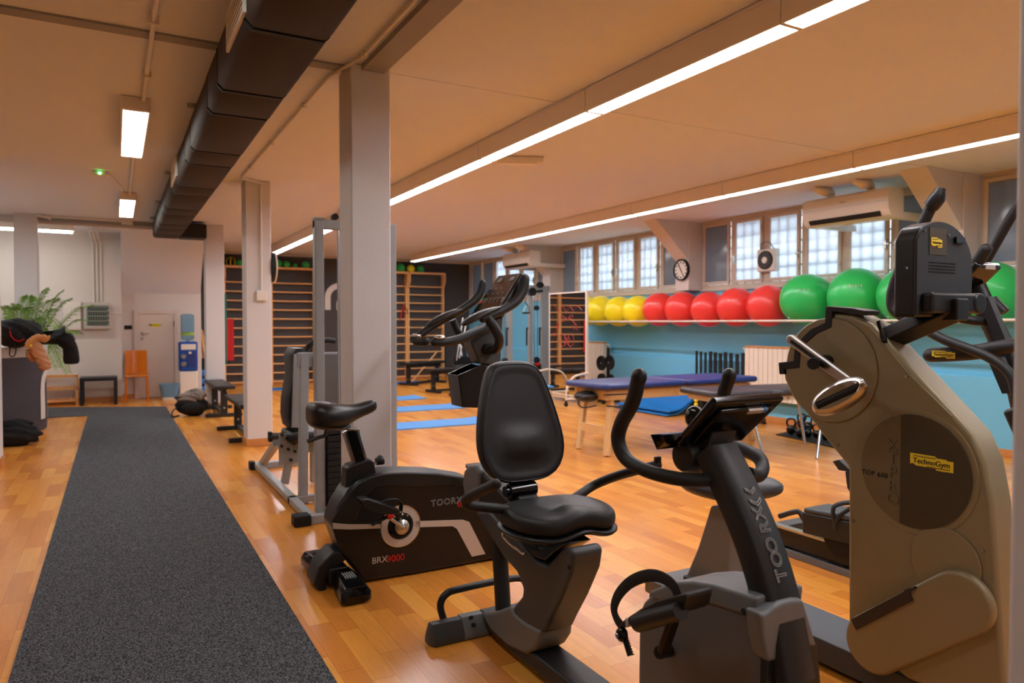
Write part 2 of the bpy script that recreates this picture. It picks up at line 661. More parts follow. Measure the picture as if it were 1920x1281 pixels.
# block with the storage door at the end of the corridor, with the slanted soffit above it
struct(MB().bb(-6, 0.10, 14.28, 14.9, 0, CZ), 'wall_back', 'wall', smooth=0)
struct(MB().bb(0.10, 1.41, 14.6, 14.9, 0, CZ), 'wall_alcove', 'wall', smooth=0)
struct(MB().bb(1.27, 1.41, 14.9, YF + 0.1, 0, CZ), 'wall_side', 'dark_wall', smooth=0)
mb = MB()
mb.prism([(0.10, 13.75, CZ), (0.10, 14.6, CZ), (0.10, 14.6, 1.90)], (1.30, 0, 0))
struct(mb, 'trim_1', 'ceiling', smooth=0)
struct(MB().bb(-3.0, 0.10, 14.26, 14.28, 0, 0.09), 'baseboard_back', 'base_wood', bevel=0.003)
struct(MB().bb(0.10, 0.29, 14.585, 14.6, 0, 0.09), 'baseboard_alcove', 'base_wood', bevel=0.003)
struct(MB().bb(1.41, 7.95, YF - 0.015, YF, 0, 0.08), 'baseboard_far', 'base_wood', bevel=0.003)
struct(MB().bb(1.41, 7.95, YF - 0.03, YF, CZ - 0.05, CZ), 'trim_2', 'cream')

# window wall: painted plinth below a continuous band of windows, pilasters with raked brackets between them
struct(MB().bb(XW, 8.2, -3.2, YF, 0, 1.86), 'wall_window_side', 'blue_wall', smooth=0)
struct(MB().bb(XW - 0.07, XW, -3.2, YF, 0, 0.80), 'trim_3', 'blue_wall', bevel=0.01)
struct(MB().bb(XW - 0.085, XW - 0.07, -3.2, YF, 0, 0.08), 'baseboard_window_side', 'base_wood', bevel=0.003)
piers = [0.2, 4.29, 8.37, 12.38]
for i, y in enumerate(piers):
    p = struct(MB().bb(7.70, 8.2, y, y + 0.30, 1.86, CZ), 'pier', 'wall', bevel=0.008)
    struct(MB().prism([(7.70, y + 0.01, CZ), (7.70, y + 0.01, 2.32), (7.05, y + 0.01, CZ)], (0, 0.28, 0)), 'bracket_beam', 'wall', bevel=0.006)
struct(MB().bb(XW, 8.2, 16.55, YF, 1.86, CZ), 'wall_corner', 'wall', smooth=0)

# windows
def window(n, y0, y1, panes, dims, handles):
    root = thing('window_%d' % n, None, None, (8.0, (y0 + y1) / 2, 1.86))
    root['kind'] = 'structure'
    z0, z1 = 1.86, CZ
    fr = MB()
    X0, X1 = 7.96, 8.06
    fr.bb(X0, X1, y0, y1, z0, z0 + 0.075)
    fr.bb(X0, X1, y0, y1, z1 - 0.055, z1)
    st = (y1 - y0) / panes
    for k in range(panes + 1):
        yy = y0 + k * st
        w = 0.045 if k in (0, panes) else (0.030 if k % 2 else 0.05)
        a = max(y0, yy - w); b = min(y1, yy + w)
        fr.bb(X0, X1, a, b, z0 + 0.07, z1 - 0.05)
    fr.bb(7.92, 8.0, y0, y1, z0 - 0.02, z0 + 0.02)
    fr.build('window_frame', 'cream', root, bevel=0.006)
    for k in range(panes):
        a, b = y0 + k * st + 0.045, y0 + (k + 1) * st - 0.045
        c, d = z0 + 0.08, z1 - 0.06
        f = MB()
        t = 0.042
        f.bb(7.93, 7.975, a, b, c, c + t); f.bb(7.93, 7.975, a, b, d - t, d)
        f.bb(7.93, 7.975, a, a + t, c + t, d - t); f.bb(7.93, 7.975, b - t, b, c + t, d - t)
        sash = f.build('sash', 'cream', root, bevel=0.006)
        MB().bb(7.95, 7.957, a + t, b - t, c + t, d - t).build('pane', 'pane_shaded' if k in dims else 'pane', sash, smooth=0)
        g = MB()
        for hz in (c + 0.16, d - 0.16):
            g.cyl((7.925, a + 0.004, hz - 0.035), (7.925, a + 0.004, hz + 0.035), 0.008, n=8)
        if k in handles:
            hy = b - 0.02 if k % 2 == 0 else a + 0.02
            g.bb(7.905, 7.93, hy - 0.012, hy + 0.012, 2.22, 2.34)
            g.bb(7.885, 7.905, hy - 0.055, hy + 0.012, 2.27, 2.29)
        g.build('sash_fittings', 'alu', sash)
    gr = MB()
    yy = y0 + 0.1
    while yy < y1:
        gr.cyl((7.980, yy, z0), (7.980, yy, z1), 0.011, n=6)
        yy += 0.155
    for zz in (1.98, 2.14, 2.30, 2.46, 2.62, 2.78):
        gr.bb(7.974, 7.990, y0, y1, zz - 0.009, zz + 0.009)
    gr.build('security_grille', 'matte_black', root)
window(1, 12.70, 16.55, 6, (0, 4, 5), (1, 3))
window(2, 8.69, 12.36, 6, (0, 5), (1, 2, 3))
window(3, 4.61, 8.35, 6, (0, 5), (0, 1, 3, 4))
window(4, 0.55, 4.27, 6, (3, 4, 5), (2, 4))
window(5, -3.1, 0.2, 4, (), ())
# sunken light well outside the windows
struct(MB().bb(9.9, 10.0, -3.2, 17.2, 0, 3.1), 'wall_light_well', 'wall', smooth=0)

# columns
cols = [(1.25, 0.36, 0.26), (1.25, 4.27, 0.25), (1.25, 8.27, 0.27), (1.26, 12.33, 0.28), (-1.24, 0.1, 0.28), (-1.24, 8.18, 0.28), (-1.24, 12.3, 0.28)]
for x, y, w in cols:
    struct(MB().bb(x, x + w, y, y + 0.26, 0, CZ), 'column', 'column', bevel=0.012, seg=3)
    struct(MB().bb(x - 0.012, x + w + 0.012, y - 0.012, y + 0.272, 0, 0.085), 'baseboard_column', 'base_wood', bevel=0.004)

# ceiling joint covers
struct(MB().bb(-6, 1.25, 4.33, 4.43, CZ - 0.012, CZ), 'trim_4', 'grey_strip')
struct(MB().bb(1.32, 1.46, -3.2, 4.3, CZ - 0.035, CZ), 'trim_5', 'grey_strip')
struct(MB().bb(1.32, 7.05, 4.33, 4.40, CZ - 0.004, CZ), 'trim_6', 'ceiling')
struct(MB().bb(-1.0, 1.25, 12.42, 12.56, CZ - 0.07, CZ), 'trim_7', 'grey_strip')
struct(MB().bb(-6, 1.25, 12.56, 12.60, CZ - 0.10, CZ), 'trim_8', 'wall')

# ================================================================= ceiling lights
def lamp_box(name, x0, x1, y0, y1, top, h, m, label, group, end=0.0, louver=False, axis='y'):
    r = thing(name, label, 'ceiling light', ((x0 + x1) / 2, (y0 + y1) / 2, top - h), 0, group)
    b = MB()
    t = 0.012
    b.bb(x0, x1, y0, y1, top - 0.02, top)
    b.bb(x0, x0 + t, y0, y1, top - h, top - 0.02)
    b.bb(x1 - t, x1, y0, y1, top - h, top - 0.02)
    b.bb(x0 + t, x1 - t, y0, y0 + t + end, top - h, top - 0.02)
    b.bb(x0 + t, x1 - t, y1 - t - end, y1, top - h, top - 0.02)
    b.build('housing', 'housing', r, bevel=0.003)
    MB().bb(x0 + t + 0.002, x1 - t - 0.002, y0 + t + end + 0.002, y1 - t - end - 0.002, top - h + 0.006, top - h + 0.02).build('diffuser', m, r, smooth=0)
    if louver:
        l = MB()
        n = int((y1 - y0) / 0.065)
        for i in range(1, n):
            yy = y0 + (y1 - y0) * i / n
            l.bb(x0 + t, x1 - t, yy - 0.0015, yy + 0.0015, top - h - 0.002, top - h + 0.005)
        l.build('louver', 'louver', r, smooth=0)
    return r
ORD = ['nearest', 'second', 'third', 'fourth', 'fifth', 'sixth', 'seventh', 'eighth', 'ninth', 'tenth', 'eleventh', 'last']
ROW1 = [(-0.82 + 1.6 * k) for k in range(10)]
for k, y in enumerate(ROW1):
    lb = 'long lit trunk lamp in the row nearer the columns, %s from the near end' % ORD[k]
    lamp_box('ceiling_light', 2.745, 2.895, y, y + 1.595, CZ - 0.004, 0.155, 'tube', lb, 'lamps in the middle ceiling row')
ROW2 = [(-0.55 + 1.6 * k) for k in range(10)]
for k, y in enumerate(ROW2):
    lb = 'long lit trunk lamp in the row nearer the windows, %s from the near end' % ORD[k]
    lamp_box('ceiling_light', 5.86, 6.01, y, y + 1.595, CZ - 0.004, 0.155, 'tube', lb, 'lamps in the row nearer the windows')
lamp_box('ceiling_light', 0.055, 0.235, 5.62, 7.26, CZ - 0.004, 0.09, 'tube_left', 'boxy lit lamp on the ceiling left of the duct, the nearer and larger of two', 'box lamps left of the duct', end=0.03)
lamp_box('ceiling_light', 0.06, 0.24, 9.72, 11.36, CZ - 0.004, 0.09, 'tube_left', 'boxy lit lamp left of the duct, the farther one next to the smoke detector', 'box lamps left of the duct', end=0.03)
lamp_box('ceiling_light', 0.055, 0.235, 1.50, 3.14, CZ - 0.004, 0.09, 'tube_left', 'assumed boxy ceiling lamp of the same row over the near end of the carpet', 'box lamps left of the duct', end=0.03)  # out of view; assumed from the row spacing, lights the near equipment
lamp_box('ceiling_light', 0.055, 0.235, -2.6, -0.96, CZ - 0.004, 0.09, 'tube_left', 'assumed boxy ceiling lamp of the same row behind the viewpoint', 'box lamps left of the duct', end=0.03)  # unseen lamp, assumed to continue the row and light the near pillar
lamp_box('ceiling_light', -2.3, -2.12, 9.72, 11.36, CZ - 0.004, 0.09, 'tube', 'assumed boxy ceiling lamp above the reception desk, the one nearer the rear wall', 'assumed lamps over the reception', end=0.03)  # assumed lamp outside the frame, added to brighten the rear-left column and palm
lamp_box('ceiling_light', -2.3, -2.12, 5.62, 7.26, CZ - 0.004, 0.09, 'tube', 'assumed boxy ceiling lamp over the reception, the one farther from the rear wall', 'assumed lamps over the reception', end=0.03)  # also assumed and out of frame, added for light on the rear-left column
r = thing('ceiling_light', 'slim lit strip lamp across the back left corner behind the pale column', 'ceiling light', (-1.7, 13.3, 2.76))
MB().bb(-3.2, -0.55, 13.22, 13.38, 2.80, CZ - 0.003).build('housing', 'housing', r, bevel=0.004)
MB().bb(-3.18, -0.57, 13.235, 13.365, 2.775, 2.80).build('diffuser', 'tube_left', r)
# unlit emergency lamp between the two rows
r = thing('emergency_light', 'small unlit emergency lamp flat on the ceiling between the two lamp rows', 'emergency light', (4.6, 5.6, CZ))
c0, c1 = HZ(925, 300, CZ - 0.03), HZ(1018, 302, CZ - 0.03)
MB().bar((c0.x, c0.y, CZ - 0.03), (c1.x, c1.y, CZ - 0.03), 0.13, 0.052).build('housing', 'white', r, bevel=0.008)
MB().bar((c0.x + 0.04, c0.y - 0.02, CZ - 0.062), (c1.x - 0.06, c1.y + 0.02, CZ - 0.062), 0.09, 0.012).build('diffuser', 'louver', r, bevel=0.004)

# ================================================================= conduits, detector, duct
mb = MB()
mb.cyl((0.19, -2, CZ - 0.025), (0.19, 5.6, CZ - 0.025), 0.013, n=8)
for y in (1.5, 2.5, 3.3, 4.1, 5.0):
    mb.bb(0.165, 0.215, y, y + 0.02, CZ - 0.045, CZ)
tag(mb.build('cable_conduit', 'white'), 'white cable conduit on the ceiling running to the nearer box lamp', 'conduit')
mb = MB().cyl((0.17, 7.26, CZ - 0.025), (0.17, 9.72, CZ - 0.025), 0.012, n=8)
tag(mb.build('cable_conduit', 'white'), 'white conduit on the ceiling linking the two box lamps', 'conduit')
mb = MB()
d0 = HZ(185, 326, CZ - 0.03)
mb.tube([(0.09, 9.7, CZ - 0.02), (0.09, 9.35, CZ - 0.02), (d0.x + 0.08, d0.y, CZ - 0.02)], 0.008, n=8, k=1)
tag(mb.build('cable_conduit', 'white'), 'thin bent conduit from the farther box lamp to the detector', 'conduit')
r = thing('smoke_detector', 'small square white detector with a green light on the left ceiling', 'detector', (d0.x, d0.y, CZ - 0.04))
MB().bb(d0.x - 0.06, d0.x + 0.06, d0.y - 0.04, d0.y + 0.06, CZ - 0.05, CZ - 0.003).build('housing', 'white', r, bevel=0.01)
MB().ball((d0.x + 0.01, d0.y - 0.043, CZ - 0.03), 0.012, 12, 8).build('indicator', 'green_led', r)
# conduit along the ceiling and down the middle column
mb = MB()
mb.tube([(1.27, -1, CZ - 0.02), (1.27, 4.1, CZ - 0.02), (1.19, 4.5, CZ - 0.02), (1.19, 8.12, CZ - 0.02), (1.30, 8.18, CZ - 0.02), (1.41, 8.235, CZ - 0.03), (1.41, 8.25, CZ - 0.12), (1.41, 8.25, 1.72)], 0.011, n=8, k=1)
for y in (3.0, 4.05, 5.2, 6.4, 7.5):
    mb.bb(1.17 if y > 4.3 else 1.25, 1.21 if y > 4.3 else 1.29, y, y + 0.02, CZ - 0.035, CZ)
tag(mb.build('cable_conduit', 'white'), 'white conduit along the ceiling beside the columns, dropping down the middle column', 'conduit')
r = thing('junction_box', 'small square white junction box at the end of the conduit on the column', 'junction box', (1.41, 8.25, 1.6))
MB().bb(1.355, 1.465, 8.225, 8.27, 1.60, 1.71).build('cover', 'white', r, bevel=0.006)
# pipes on the rear ceiling
mb = MB()
mb.tube([(-0.95, 12.25, CZ - 0.02), (-0.82, 12.35, CZ - 0.04), (-0.80, 12.8, CZ - 0.04)], 0.02, n=8)
mb.cyl((-0.80, 12.62, CZ - 0.05), (1.25, 12.62, CZ - 0.05), 0.02, n=8)
mb.cyl((-0.95, 12.28, CZ - 0.03), (0.2, 12.28, CZ - 0.03), 0.014, n=8)
mb.bb(0.1, 0.25, 12.25, 12.35, CZ - 0.07, CZ - 0.003)
tag(mb.build('cable_conduit', 'white'), 'white conduits with a junction box across the rear ceiling above the palm', 'conduit')

# air duct
r = thing('air_duct', 'long square dark brown insulated air duct hung under the ceiling', 'air duct', (0.7, 5, 2.62))
DX0, DX1, DZ0, DZ1 = 0.515, 0.875, 2.645, 2.885
def ring_rect(y, g, x0=DX0, x1=DX1, z0=DZ0, z1=DZ1, c=0.03):
    a, b, e, f = x0 - g, x1 + g, z0 - g, z1 + g
    return [V(p) for p in ((a + c, y, e), (b - c, y, e), (b, y, e + c), (b, y, f - c), (b - c, y, f), (a + c, y, f), (a, y, f - c), (a, y, e + c))]
joints = [0.6, 1.7, 1.95, 2.85, 3.35, 4.3, 4.8, 5.9, 6.4, 7.5, 8.0, 9.0, 9.5, 10.4, 10.9, 11.7]
rings = [ring_rect(-1.5, 0)]
for j in joints:
    rings += [ring_rect(j - 0.05, 0.008), ring_rect(j, -0.006), ring_rect(j + 0.05, 0.006)]
rings += [ring_rect(12.15, 0), ring_rect(12.35, -0.01, z0=DZ0 + 0.02)]
MB().loft(rings).build('duct_body', 'duct', r, smooth=50)
MB().bb(DX1 - 0.01, 1.25, 11.95, 12.30, DZ0 + 0.01, DZ1 - 0.01).build('duct_branch', 'duct_strap', r, bevel=0.02)
for j in joints:
    MB().loft([ring_rect(j - 0.016, 0.008), ring_rect(j + 0.016, 0.008)]).build('strap', 'duct_strap', r)
for y in (3.6, 5.6, 8.2, 10.2, 11.8):
    hg = MB()
    hg.bb(DX0 - 0.05, DX0 + 0.05, y, y + 0.025, CZ - 0.03, CZ)
    hg.bb(DX0 - 0.004, DX0 + 0.003, y, y + 0.025, DZ1 - 0.02, CZ)
    hg.bb(DX1 - 0.003, DX1 + 0.004, y, y + 0.025, DZ1 - 0.02, CZ)
    hg.build('hanger', 'alu', r)
def duct_vent(y0, y1):
    v = MB()
    x = DX0 - 0.014
    v.bb(x - 0.008, x + 0.008, y0, y1, 2.68, 2.70); v.bb(x - 0.008, x + 0.008, y0, y1, 2.84, 2.86)
    v.bb(x - 0.008, x + 0.008, y0, y0 + 0.02, 2.70, 2.84); v.bb(x - 0.008, x + 0.008, y1 - 0.02, y1, 2.70, 2.84)
    f = v.build('vent', 'white', r)
    s = MB()
    for i in range(5):
        zz = 2.715 + i * 0.026
        s.bb(x - 0.006, x + 0.006, y0 + 0.02, y1 - 0.02, zz, zz + 0.012)
    s.build('slats', 'white', f)
duct_vent(3.27, 3.80)
duct_vent(7.15, 7.8)

# ================================================================= carpet
mb = MB()
mb.prism([(-0.367, -2.5, 0.0), (0.715, -2.5, 0.0), (0.705, 12.9, 0.0), (-1.6, 14.0, 0.0), (-2.2, 14.0, 0), (-2.2, 12.2, 0), (-0.367, 12.2, 0.0)], (0, 0, 0.008))
tag(mb.build('carpet_runner', 'carpet', smooth=0), 'long dark grey flecked carpet runner down the wooden floor', 'carpet')

# ================================================================= far wall: wall bars, balls, logo
def wall_bars(x0, x1, label, group):
    r = thing('wall_bars', label, 'wall bars', ((x0 + x1) / 2, YF - 0.1, 0), 0, group)
    for x in (x0, x1):
        b = MB().bb(x - 0.02, x + 0.02, YF - 0.13, YF - 0.02, 0, 2.62)
        b.prism([(x - 0.019, YF - 0.13, 2.22), (x - 0.019, YF - 0.13, 2.60), (x - 0.019, YF - 0.24, 2.60), (x - 0.019, YF - 0.24, 2.36)], (0.038, 0, 0))
        b.build('upright', 'wood', r, bevel=0.004)
    for k in range(12):
        z = 2.255 - 0.2 * k
        MB().tube([(x0, YF - 0.10, z), ((x0 + x1) / 2, YF - 0.10, z - 0.004), (x1, YF - 0.10, z)], 0.017, n=10, k=2).build('rung', 'wood', r)
    MB().bb(x0, x1, YF - 0.25, YF - 0.06, 2.555, 2.58).build('shelf_board', 'wood', r, bevel=0.004)
    MB().bb(x0, x1, YF - 0.25, YF - 0.225, 2.58, 2.605).build('shelf_lip', 'wood', r, bevel=0.004)
    return r
wall_bars(2.07, 3.00, 'wooden wall bars on the far dark wall with the red cloth hanging from them', 'wall bars on the dark wall')
wall_bars(3.05, 3.98, 'wooden wall bars seen between the middle column and the weight machine', 'wall bars on the dark wall')
wall_bars(5.27, 6.21, 'wooden wall bars just right of the nearest column, red exercise band on its post', 'wall bars on the dark wall')
wall_bars(6.26, 7.18, 'wooden wall bars at the right end of the dark wall near the windows', 'wall bars on the dark wall')

def small_ball(px, py, r, m, label, group='small balls on top of the wall bars', band=None):
    p = HY(px, py, YF - 0.15)
    t = thing('exercise_ball', label, 'ball', (p.x, YF - 0.15, 2.58), 0, group)
    MB().ball((p.x, YF - 0.15, 2.58 + r), r, 20, 14).build('ball_skin', m, t)
    if band:
        s = MB()
        for a in range(3):
            q = Matrix.Rotation(a * PI / 3 + 0.3, 3, 'Z')
            s.tube([V((p.x, YF - 0.15, 2.58 + r)) + q @ V((math.cos(u) * r * 1.003, 0, math.sin(u) * r * 1.003)) for u in [i * PI / 12 for i in range(24)]], 0.010, n=6, k=1, closed=True)
        s.build('yellow_stripes', M['ball_yellow'], t)
small_ball(433, 492, 0.10, 'rubber', 'black and yellow medicine ball on top of the wall bars above the red cloth', band=1)
small_ball(449, 495, 0.075, 'ball_green', 'green ball beside the black and yellow one on the left wall bars')
small_ball(520, 495, 0.10, 'ball_green', 'green ball directly right of the round wall clock on the column')
small_ball(537, 500, 0.085, 'ball_green', 'second green ball right of the round clock on the column')
small_ball(553, 502, 0.06, 'ball_green', 'smallest green ball on the wall bars right of the column clock')
small_ball(573, 500, 0.09, 'ball_green', 'green ball at the right end of the wall bars left of the weight machine')
small_ball(751, 508, 0.11, 'ball_green', 'green ball on the wall bars just right of the nearest column')
small_ball(770, 506, 0.10, 'ball_yellow', 'yellow and black medicine ball on top of the right wall bars')
small_ball(788, 508, 0.095, 'ball_green', 'darker green ball right of the yellow medicine ball')

# red cloth and green band hanging on the bars, red tube band on the post
a, b = HY(424, 598, YF - 0.135), HY(439, 676, YF - 0.135)
mb = MB()
mb.sheet([[V((a.x + (b.x - a.x) * i / 4, YF - 0.128 - 0.004 * math.sin(i * 2 + j * .5), a.z + (b.z - a.z) * j / 8)) for i in range(5)] for j in range(9)], (0, -0.012, 0))
tag(mb.build('red_towel', 'red_cloth'), 'narrow red cloth hanging over the wall bars between the two columns', 'towel')
p = HY(421, 545, YF - 0.14)
mb = MB()
mb.sheet([[V((p.x - 0.05 + i * 0.045, YF - 0.14 - 0.01 * math.sin(i * 1.7), 2.0 - j * 0.17)) for i in range(3)] for j in range(10)], (0, -0.01, 0))
tag(mb.build('resistance_band', 'green_cloth'), 'long green elastic band hanging on the wall bars beside the red cloth', 'band')
r = thing('resistance_band', 'thin red tube band with black handles hung on the wall bar post', 'band', (6.15, YF - 0.16, 1.6))
def pb(x, y): return HY(x, y, YF - 0.16)
MB().tube([pb(757, 568), pb(754, 585), pb(750, 602), pb(753, 585), pb(757, 570)], 0.008, n=6).build('tube', 'red', r)
MB().tube([pb(757, 568), pb(759, 580), pb(760, 592)], 0.008, n=6).build('tube', 'red', r)
MB().tube([pb(754, 588), pb(759, 575), pb(765, 588), pb(754, 587)], 0.009, n=6, k=2).build('handle', 'rubber', r)

# logo strokes on the dark wall
def arch(mb, xa, xb, y, zb, zt, w, d, rr=None):
    """an arch band: two legs joined by a rounded top left corner"""
    out, inn = [], []
    R = min((xb - xa) / 2, 0.30) if rr is None else rr
    out.append(V((xa, y, zb)))
    for i in range(9):
        t = PI - i * PI / 16
        out.append(V((xa + R + R * math.cos(t), y, zt - R + R * math.sin(t))))
    for i in range(9):
        t = PI / 2 - i * PI / 16
        out.append(V((xb - R + R * math.cos(t), y, zt - R + R * math.sin(t))))
    out.append(V((xb, y, zb)))
    inn.append(V((xb - w, y, zb)))
    q = R - w
    for i in range(9):
        t = i * PI / 16
        inn.append(V((xb - R + q * math.cos(t), y, zt - R + q * math.sin(t))))
    for i in range(9):
        t = PI / 2 + i * PI / 16
        inn.append(V((xa + R + q * math.cos(t), y, zt - R + q * math.sin(t))))
    inn.append(V((xa + w, y, zb)))
    mb.prism(out + inn, d)
p0 = HY(609, 581, YF); p1 = HY(630, 531, YF)
r = thing('wall_logo', 'pale rounded arch emblem on the dark wall behind the weight machine', 'sign', (4.8, YF, 1.6))
mb = MB()
arch(mb, p0.x, p0.x + 1.05, YF - 0.022, p0.z, p1.z, 0.13, (0, 0.02, 0), rr=0.34)
mb.build('outer_arch', 'white', r, smooth=0)
mb = MB()
arch(mb, p0.x + 0.27, p0.x + 0.78, YF - 0.022, p0.z, p1.z - 0.27, 0.12, (0, 0.02, 0), rr=0.22)
mb.build('inner_arch', 'white', r, smooth=0)

# ================================================================= big balls on the rail
r = thing('ball_rail', 'long pale wall rail carrying the row of big exercise balls', 'rail', (7.6, 6, 1.37))
for x in (7.42, 7.86):
    MB().cyl((x, -1.0, 1.385), (x, 11.4, 1.385), 0.014, n=12).build('rail', 'white_tube', r)
for y in (0.5, 2.6, 4.45, 6.60, 8.5, 10.2, 11.3):
    MB().tube([(7.42, y, 1.385), (7.86, y, 1.385), (7.95, y, 1.38)], 0.011, n=8, k=1).cyl((7.93, y, 1.38), (7.955, y, 1.38), 0.03, n=12).build('arm', 'white_tube', r)
RB = [(1097, 29, 'ball_yellow', 'yellow exercise ball, partly hidden behind the mirror, at the left end'),
      (1126, 29, 'ball_yellow', 'yellow exercise ball right beside the standing mirror'),
      (1161, 29, 'ball_yellow', 'middle one of the clearly seen yellow exercise balls'),
      (1197, 30, 'ball_yellow', 'yellow exercise ball touching the first red one'),
      (1237, 32.5, 'ball_red', 'red exercise ball next to the yellow balls, under the clock'),
      (1280, 33.5, 'ball_red', 'second red exercise ball from the yellow balls'),
      (1329, 34, 'ball_red', 'lowest, middle red exercise ball on the rail'),
      (1381, 37.5, 'ball_red', 'red exercise ball with pale lettering left of the largest red one'),
      (1440, 40, 'ball_red', 'largest red exercise ball, touching the first green one'),
      (1513, 49.5, 'ball_green', 'green exercise ball next to the red ones'),
      (1606, 55, 'ball_green', 'big green exercise ball between the bronze trainer and its green neighbours'),
      (1704, 57, 'ball_green', 'big green exercise ball behind the console of the bronze trainer'),
      (1852, 62, 'ball_green', 'big green exercise ball at the far right beside the pillar')]
ys_ = [HX(q[0], 570, 7.62).y for q in RB]
for k_, (px, rp, m, lb) in enumerate(RB):
    X = 7.62
    c = HX(px, 570, X)
    fwd = (c - EYE).dot(CFW)
    R = rp * fwd / F
    zc = 1.385 + math.sqrt(max(0.001, (R + 0.014) ** 2 - 0.22 ** 2))
    t = thing('exercise_ball', lb, 'exercise ball', (X, c.y, zc - R), 0, 'big exercise balls on the wall rail')
    Ry = min([R] + [abs(ys_[k_] - ys_[q]) * (RB[k_][1] / (RB[k_][1] + RB[q][1])) for q in (k_ - 1, k_ + 1) if 0 <= q < len(RB)])
    MB().ball((X, c.y, zc), (R, Ry, R), 40, 28, fn=lambda d: 1 - 0.03 * abs(d.z) ** 3 + 0.0015 * math.cos(28 * math.acos(max(-1, min(1, d.x))))).build('ball_skin', m, t)
    lt = V((-0.80, -0.50, 0.33)).normalized()
    if m == 'ball_red' and rp in (32.5, 37.5) or m == 'ball_green' and rp in (49.5, 55):
        sx = V((lt.y, -lt.x, 0)).normalized()
        s = MB()
        for k in range(6):
            q = lt * R * 1.002 + sx * (k - 2.5) * 0.028
            q = q.normalized() * R * 1.002
            w = 0.010 if k % 2 else 0.016
            s.bar(V((X, c.y, zc)) + q - V((0, 0, w)), V((X, c.y, zc)) + (q + V((0, 0, w)) + sx * 0.006).normalized() * R * 1.002, 0.014, 0.002)
        s.build('printed_mark', 'white', t, smooth=0)
    MB().cyl(V((X, c.y, zc)) + V((-0.55, 0.25, -0.6)).normalized() * R * 0.98, V((X, c.y, zc)) + V((-0.55, 0.25, -0.6)).normalized() * R * 1.01, 0.012, n=10).build('plug', 'white', t)

# ================================================================= wall clock, fan, air conditioners
def wall_clock(c, n, sd, R, label):
    """round clock: centre c, facing n, sd = the reader's right"""
    c, n, sd = V(c), V(n), V(sd)
    t = thing('wall_clock', label, 'clock', tuple(c))
    up = V((0, 0, 1))
    MB().lathe([(R * 0.93, 0), (R, 0.005), (R, 0.045), (R * 0.96, 0.055), (R * 0.88, 0.050), (R * 0.87, 0.03), (0, 0.03)], c, n, 40).build('case', 'rubber', t, smooth=50)
    MB().cyl(c + n * 0.030, c + n * 0.034, R * 0.87, n=40).build('dial', 'white', t, smooth=50)
    mk = MB()
    for i in range(12):
        a = i * PI / 6
        d = sd * math.sin(a) + up * math.cos(a)
        mk.bar(c + n * 0.037 + d * R * 0.62, c + n * 0.037 + d * R * 0.78, 0.012, 0.012, up=n)
    mk.build('hour_marks', 'ink', t, smooth=0)
    return t, c, n, sd, R
def clock_hand(t, c, n, sd, ang, l, w):
    d = sd * math.sin(ang) + V((0, 0, 1)) * math.cos(ang)
    MB().bar(c + n * 0.044 - d * 0.03, c + n * 0.044 + d * l, w, 0.003, up=n).build('hand', 'ink', t, smooth=0)
k = wall_clock((7.70, 8.50, 2.18), (-1, 0, 0), (0, -1, 0), 0.165, 'round clock with pale dial on the pier between the windows, above the red balls')
clock_hand(k[0], k[1], k[2], k[3], -0.55, 0.10, 0.014); clock_hand(k[0], k[1], k[2], k[3], 2.6, 0.13, 0.010)
k = wall_clock((1.522, 8.40, 1.98), (1, 0, 0), (0, 1, 0), 0.165, 'round clock seen edge-on, fixed to the right side of the middle column')
clock_hand(k[0], k[1], k[2], k[3], 1, 0.10, 0.014)
MB().lathe([(0.150, 0.046), (0.168, 0.046), (0.168, 0.062), (0.150, 0.062)], k[1], (1, 0, 0), 40).build('pale_rim', 'white', k[0], smooth=50)

t = thing('extractor_fan', 'square white extractor fan with a round black grille set in the window pane', 'fan', (7.9, 6.95, 2.2))
c = HX(1435, 488, 7.84)
fc = (7.84, c.y, c.z)
MB().bb(7.84, 7.955, c.y - 0.155, c.y + 0.155, c.z - 0.155, c.z + 0.155).build('housing', 'white', t, bevel=0.02)
MB().cyl((7.842, c.y, c.z), (7.830, c.y, c.z), 0.128, n=32).build('grille_disc', 'rubber', t)
g = MB()
for q in range(18):
    a = q * PI / 9
    g.bar((7.824, c.y + math.cos(a) * 0.045, c.z + math.sin(a) * 0.045), (7.826, c.y + math.cos(a + 0.25) * 0.124, c.z + math.sin(a + 0.25) * 0.124), 0.006, 0.006, up=(1, 0, 0))
for rr in (0.075, 0.10):
    g.tube(circle3((7.825, c.y, c.z), rr, 0, 24), 0.003, n=6, k=1, closed=True)
g.build('grille_vanes', 'greypl', t)
MB().cyl((7.835, c.y, c.z), (7.815, c.y, c.z), 0.045, n=20).build('hub', 'white', t, bevel=0.004)
MB().tube([(7.90, c.y + 0.13, c.z + 0.15), (7.88, c.y + 0.1, c.z + 0.24), (7.88, c.y - 0.02, c.z + 0.25), (7.90, c.y - 0.09, c.z + 0.16)], 0.007, n=8).build('cable', 'greypl', t)

